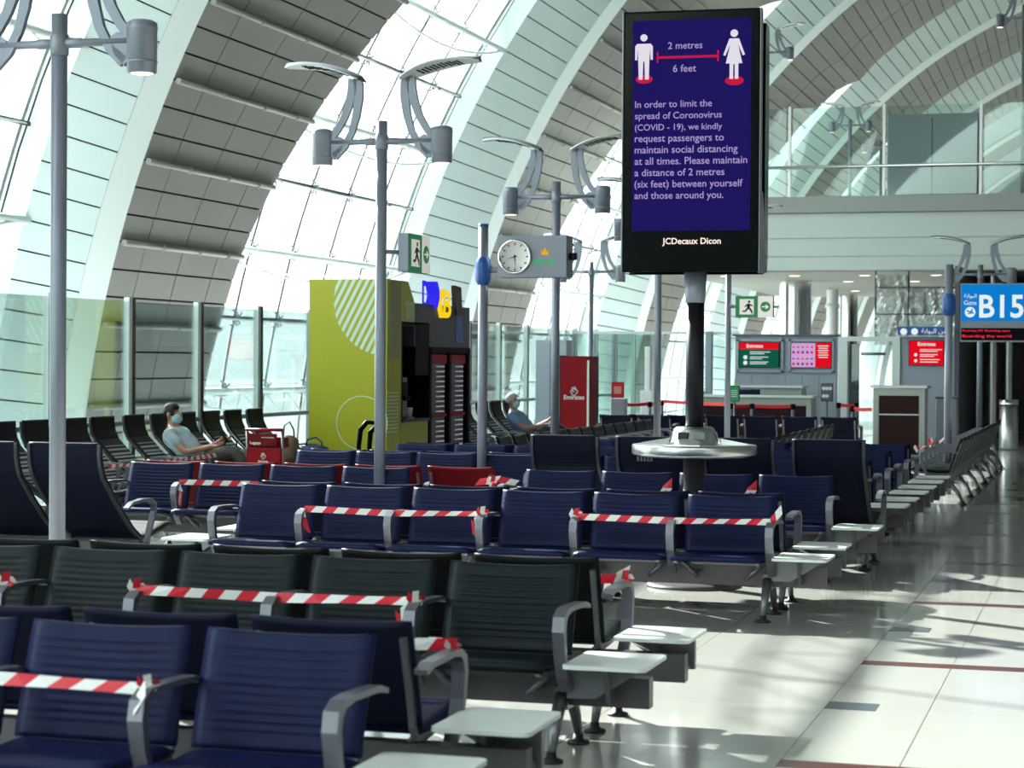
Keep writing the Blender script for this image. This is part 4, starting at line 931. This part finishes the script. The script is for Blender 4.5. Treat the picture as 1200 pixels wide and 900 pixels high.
def stanchion(label, x, y, h=.95, sign=None):
    t = thing('belt_post', label, 'belt barrier', (x, y, 0)); MB().lathe([(0, 0), (.17, 0), (.17, .015), (.04, .04), (.033, .05), (.033, h - .1)], 18).build('post', 'alu', t); MB().lathe([(.033, h - .1), (.045, h - .095), (.045, h), (0, h + .005)], 16).build('belt_head', 'black', t)
    return t
sp = [(-8.75, 37.0), (-8.3, 37.6), (-8.45, 39.4), (-8.1, 40.6), (-6.65, 37.0), (-6.3, 37.2), (-5.55, 37.2), (-4.95, 39.0), (-4.35, 36.2), (-4.6, 38.9)]
sl = ['nearest the red cabinet', 'second from the red cabinet', 'behind the row by the glass, holding the long belt', 'tucked behind the long belt', 'left of the long low desk front', 'beside the green sign stand', 'right end of the long desk front', 'below the blue icon board', 'left of the tall boarding desk', 'between icon board and glass door']
for (x, y), l in zip(sp, sl): stanchion('chrome belt post ' + l, x, y)
def belt(label, pts, z=.91):
    m_ = MB()
    for a, b_ in zip(pts, pts[1:]):
        a, b_ = Vector((*a, z)), Vector((*b_, z)); n_ = (b_ - a).cross(Vector(Z_)).normalized() * .002; s_ = Vector((0, 0, .03)); m = (a + b_) / 2 - Vector((0, 0, .015))
        for p, q in ((a, m), (m, b_)): m_.add([p - s_ - n_, q - s_ - n_, q + s_ - n_, p + s_ - n_, p - s_ + n_, q - s_ + n_, q + s_ + n_, p + s_ + n_], [(0, 1, 2, 3), (7, 6, 5, 4), (0, 4, 5, 1), (2, 6, 7, 3)])
    m_.build('barrier_belt', 'red_belt', label=label, cat='belt')
belt('red belt strung beside the red cabinet', [sp[0], sp[1], sp[2]]); belt('long red belt running behind the lamp post to the display post', [sp[2], sp[4]], .93)
belt('short red belt in front of the long low desk, left part', [sp[4], sp[5]]); belt('short red belt in front of the long low desk, right part', [sp[5], sp[6]]); belt('red belt below the blue icon board', [sp[7], sp[9]]); belt('red belt left of the tall boarding desk', [sp[8], (-3.95, 35.6)])
def placard(label, x, y, z0, wd, h, m, ped=True, icons=0):
    t = thing('sign_stand', label, 'sign', (x, y, 0)); 
    if ped: MB().rbox((0, .12, z0 / 2), (.26, .24, z0 - .02), .02).build('pedestal', 'grey_wall', t)
    else: MB().tube([(0, .02, 0), (0, .02, z0)], .018, 8).build('stem', 'alu', t); MB().lathe([(.14, 0), (.14, .02), (.02, .03)], 16).build('base', 'alu', t)
    MB().box(-wd / 2, wd / 2, 0, .03, z0, z0 + h).build('board', 'black', t); flat('board_face', rect(-wd / 2 + .01, wd / 2 - .01, z0 + .01, z0 + h - .01), m, t, (0, -.001, 0), X_, Z_, .003)
    for i in range(4 if not icons else 0): flat('text_line', rect(-wd * .3, wd * .3, z0 + h * (.3 + .12 * i), z0 + h * (.34 + .12 * i)), 'white', t, (0, -.001, 0), X_, Z_, .005)
    for i in range(icons): flat('icon', disc((i % 3 - 1) * wd * .28, z0 + h * (.3 if i > 2 else .72), .035, n=10), 'white', t, (0, -.001, 0), X_, Z_, .005)
placard('small pinkish red notice on grey pedestal right of red cabinet', -8.35, 35.2, 1.06, .22, .28, 'red_belt'); placard('small green notice stand left of the exit sign post', -6.45, 36.2, 1.0, .19, .29, 'green_sign', False); placard('dark blue board with white icons left of the glass door', -5.12, 38.6, .98, .22, .34, 'grey_dark', False, 5)

# ------------------------------------------------------------------ luggage
t = thing('luggage_trolley', 'red airport luggage trolley standing before the window loungers', 'trolley', (-8.52, 19.9, -.0))
m_ = MB()
for x in (-.2, .2): m_.tube([(x, 0, .96), (x, .02, .55), (x, .10, .18), (x, .75, .14)], .016, 8)
m_.tube([(-.2, 0, .55), (.2, 0, .55)], .014, 6); m_.tube([(-.2, .4, .16), (.2, .4, .16)], .014, 6); m_.build('frame', 'alu', t)
pn = MB().rbox((0, -.01, .60), (.40, .04, .34), .03).build('front_panel', 'red', t); MB().box(-.19, .19, .03, .20, .77, .88).build('basket', 'dark_red', t)
o = MB().box(-.18, .15, -.035, -.02, .79, .92).build('top_board', 'dark_red', t); MB().tube([(-.21, -.02, .96), (.21, -.02, .96)], .016, 8).build('handle', 'red', t)
text('Emirates', 'lettering', 'white', pn, (-.055, -.034, .62), X_, Z_, width=.11, bold=.02); emblem(pn, (0, -.034, .66), X_, Z_, .07)
text('Emirates SkyCargo', 'lettering', 'sign_white', o, (-.02, -.038, .875), X_, Z_, width=.14); text('Luggage', 'lettering', 'sign_white', o, (-.15, -.038, .81), X_, Z_, width=.12)
for x in (-.2, .2):
    for y in (.08, .72): MB().tube([(x - .015, y, .06), (x + .015, y, .06)], .06, 14).build('wheel', 'black', t)
def bag(label, x, y, z, s, m, name='travel_bag', strap=True):
    t = thing(name, label, 'bag', (x, y, z)); m_ = MB(); rnd = random.Random(len(label)); o_ = 0
    m_.sphere((0, 0, s[2] / 2), (s[0] / 2, s[1] / 2, s[2] / 2), 18)
    for i, p in enumerate(m_.v):
        q = Vector(p) - Vector((0, 0, s[2] / 2)); f = 1 / max(abs(q.x) / (s[0] / 2), abs(q.y) / (s[1] / 2), abs(q.z) / (s[2] / 2), 1e-6)
        q = q.lerp(q * f, .55) * (1 + .05 * math.sin(p[0] * 37 + p[2] * 23)); m_.v[i] = (q.x, q.y, q.z + s[2] / 2)
    m_.build('bag_body', m, t)
    if strap: MB().tube([(-s[0] * .3, 0, s[2] * .92), (-s[0] * .22, -.02, s[2] * 1.35), (s[0] * .1, -.02, s[2] * 1.5), (s[0] * .32, 0, s[2] * 1.2), (s[0] * .33, 0, s[2] * .9)], .012, 6).build('handle', m, t)
    MB().box(-s[0] * .3, s[0] * .3, -s[1] / 2 - .006, -s[1] / 2 + .02, s[2] * .62, s[2] * .65).build('zip', 'black', t)
bag('dark brown leather handbag lying on lounger beyond the seated man', -9.85, 22.0, .47, (.24, .28, .22), 'brown_bag', 'handbag')
bag('tan cloth bag on lounger right of the red trolley', -9.62, 23.2, .43, (.22, .24, .34), 'tan_bag'); bag('blue backpack on last lounger before the yellow kiosk', -9.55, 23.85, .43, (.34, .3, .2), 'blue_bag', 'backpack')
t = thing('baggage_trolley', 'black curved trolley handles with red frame beside the kiosk post', 'trolley', (-7.33, 19.85, 0))
m_ = MB(); m_.tube([(-.08, 0, .55), (-.12, 0, .80), (-.10, 0, .98), (-.03, 0, 1.06), (.05, 0, 1.05)], [.02, .026, .03, .028, .02], 8); m_.tube([(.0, .1, .55), (-.04, .1, .80), (-.03, .1, .95), (.04, .1, 1.02)], [.02, .026, .03, .02], 8); m_.build('handle', 'black', t)
MB().tube([(-.08, 0, .10), (-.08, 0, .60)], .018, 8).tube([(0, .1, .10), (0, .1, .60)], .018, 8).box(-.16, .08, -.02, .12, .60, .72).build('frame', 'red', t)
for x in (-.1, .05): MB().tube([(x, .0, .05), (x, .1, .05)], .05, 12).build('wheel', 'black', t)

# ------------------------------------------------------------------ people reclining in loungers (local frame of a lounger: facing -Y, back top at the origin)
def skin(name, joints, edges, m, parent, root=0, lvl=2):
    names = list(joints); idx = {n_: i for i, n_ in enumerate(names)}
    me = bpy.data.meshes.new(name); me.from_pydata([joints[n_][0] for n_ in names], [(idx[a], idx[b_]) for a, b_ in edges], [])
    o = bpy.data.objects.new(name, me); C.objects.link(o); o.modifiers.new('s', 'SKIN')
    for n_, sv in zip(names, me.skin_vertices[0].data):
        r_ = joints[n_][1]; sv.radius = (r_, r_) if not isinstance(r_, tuple) else r_; sv.use_root = idx[n_] == root
    sb = o.modifiers.new('u', 'SUBSURF'); sb.levels = lvl; sb.render_levels = lvl
    dg = bpy.context.evaluated_depsgraph_get(); m2 = bpy.data.meshes.new_from_object(o.evaluated_get(dg)); bpy.data.objects.remove(o)
    m2.name = name; m2.materials.clear(); m2.materials.append(MAT[m]); m2.polygons.foreach_set('use_smooth', [True] * len(m2.polygons)); return obj(name, m2, parent)
def person(label, loc, rotz, shirt, trousers, hair, skin_m, short_hair=True, knee=.72, phone=None):
    t = thing('person', label, 'person', loc, rotz)
    J = dict(pelvis=((0, -.52, .50), .13), belly=((0, -.40, .62), .135), chest=((0, -.27, .78), .14), upper=((0, -.20, .87), .11), neck=((0, -.165, .955), .055), jaw=((0, -.185, 1.01), .062), skull=((0, -.17, 1.085), .088), crown=((0, -.16, 1.135), .06))
    E = [('pelvis', 'belly'), ('belly', 'chest'), ('chest', 'upper'), ('upper', 'neck'), ('neck', 'jaw'), ('jaw', 'skull'), ('skull', 'crown')]
    A = {}; AE = []
    for s_, n_ in ((1, 'l'), (-1, 'r')):
        hx = s_ * .05 if n_ == 'l' else s_ * .14; hy = -.80 if n_ == 'r' else -.84; hz = .74 if n_ == 'r' else .80
        A['sh' + n_] = ((s_ * .17, -.21, .85), .062); A['el' + n_] = ((s_ * .24, -.44, .655), .042); A['wr' + n_] = ((s_ * .13, -.70, .715 if n_ == 'r' else .77), .028)
        A['pa' + n_] = ((s_ * .11, -.765, .725 if n_ == 'r' else .80), (.036, .02))
        AE += [('upper', 'sh' + n_), ('sh' + n_, 'el' + n_), ('el' + n_, 'wr' + n_), ('wr' + n_, 'pa' + n_)]
        px, py_, pz = A['pa' + n_][0]
        for f, (dx, L) in enumerate(((-.030, .07), (-.010, .08), (.010, .078), (.030, .062))):
            A['f%d%s' % (f, n_)] = ((px + dx, py_ - .045, pz + .012), .0095); A['g%d%s' % (f, n_)] = ((px + dx, py_ - .045 - L * .45, pz + .030), .0088); A['h%d%s' % (f, n_)] = ((px + dx * .9, py_ - .03 - L * .55, pz + .052), .008)
            AE += [('pa' + n_, 'f%d%s' % (f, n_)), ('f%d%s' % (f, n_), 'g%d%s' % (f, n_)), ('g%d%s' % (f, n_), 'h%d%s' % (f, n_))]
        A['t' + n_] = ((px - s_ * .045, py_ - .0, pz + .025), .011); A['u' + n_] = ((px - s_ * .052, py_ - .035, pz + .05), .009); AE += [('wr' + n_, 't' + n_), ('t' + n_, 'u' + n_)]
    Lg = {}; LE = []
    for s_, n_ in ((1, 'l'), (-1, 'r')):
        kz_ = knee if n_ == 'r' else knee - .06
        Lg['hip' + n_] = ((s_ * .10, -.56, .50), .095); Lg['th' + n_] = ((s_ * .12, -.78, .5 + (kz_ - .5) * .6), .082); Lg['kn' + n_] = ((s_ * .13, -1.0, kz_ - .04), .062); Lg['ca' + n_] = ((s_ * .13, -1.14, kz_ * .62), .055); Lg['an' + n_] = ((s_ * .13, -1.30, .12), .038)
        LE += [('pelvis', 'hip' + n_), ('hip' + n_, 'th' + n_), ('th' + n_, 'kn' + n_), ('kn' + n_, 'ca' + n_), ('ca' + n_, 'an' + n_)]
    J2 = dict(J); J2.update(A); J2.update(Lg)
    body = skin('body', J2, E + AE + LE, skin_m, t)
    T = {k: (J[k][0], J[k][1] + .018) for k in ('pelvis', 'belly', 'chest', 'upper')}; T['coll'] = ((0, -.185, .915), .075)
    TE = [('pelvis', 'belly'), ('belly', 'chest'), ('chest', 'upper'), ('upper', 'coll')]
    for n_, s_ in (('l', 1), ('r', -1)):
        T['sh' + n_] = (A['sh' + n_][0], .078); p, q = Vector(A['sh' + n_][0]), Vector(A['el' + n_][0]); T['sl' + n_] = (tuple(p.lerp(q, .72)), .066); TE += [('upper', 'sh' + n_), ('sh' + n_, 'sl' + n_)]
    skin('shirt', T, TE, shirt, t)
    P = {'pelvis': (J['pelvis'][0], .14)}; P.update({k: (v[0], v[1] + .014) for k, v in Lg.items()}); skin('trousers', P, LE, trousers, t)
    for s_ in (1, -1):
        m_ = MB(); m_.sphere((s_ * .13, -1.37, .055), (.048, .13, .055), 12); m_.build('shoe', 'shoe', t)
    hd = Vector((0, -.172, 1.085))
    m_ = MB(); m_.sphere(hd + Vector((0, .012, .022)), (.090, .108, .100), 18)
    v2 = []
    for p in m_.v:
        q = Vector(p) - hd
        if q.y < -.045 and q.z < .065: q.y = -.045; q.x *= .93                       # hairline above the face
        if q.z < -.045: q.z = -.045; q.y = max(q.y, .0)
        j = .006 * math.sin(p[0] * 190 + p[2] * 130); v2.append(tuple(hd + q * (1 + j)))
    m_.v = v2; m_.build('hair', hair, t)
    m_ = MB(); m_.sphere((0, -.272, 1.062), (.014, .022, .026), 10)
    for s_ in (-1, 1): m_.sphere((s_ * .088, -.165, 1.065), (.012, .022, .032), 10)
    m_.build('nose_and_ears', skin_m, t)
    m_ = MB()
    for s_ in (-1, 1): m_.sphere((s_ * .034, -.250, 1.092), (.012, .008, .008), 8)
    m_.build('eyes', 'white', t)
    m_ = MB(); m_.sphere((0, -.222, 1.025), (.075, .066, .062), 16); m_.tube([(-.07, -.20, 1.05), (-.092, -.16, 1.075)], .003, 5).tube([(.07, -.20, 1.05), (.092, -.16, 1.075)], .003, 5); m_.build('face_mask', 'mask', t)
    return t
person('man with dark hair in grey shirt and face mask reclining by window', (-10.33, 21.1, 0), PI / 2, 'shirt_grey', 'trousers', 'hair_dark', 'skin')
person('white-haired man in blue shirt and face mask reclining behind clock post', (-9.1, 30.58, 0), PI / 2, 'shirt_blue', 'jeans', 'hair_grey', 'skin2')
for loc, l in (((-9.48, 21.02, .83), 'black phone held by the man in the grey shirt'), ((-8.25, 30.50, .83), 'black phone held by the white-haired man')):
    t = thing('mobile_phone', l, 'phone', loc, PI / 2); M = Matrix.Rotation(R(-35), 4, 'X'); MB().cb((0, 0, 0), (.075, .009, .15), 0, M).build('phone_body', 'black', t); MB().cb((0, .006, .004), (.066, .002, .135), 0, M).build('phone_screen', 'black_gloss', t)
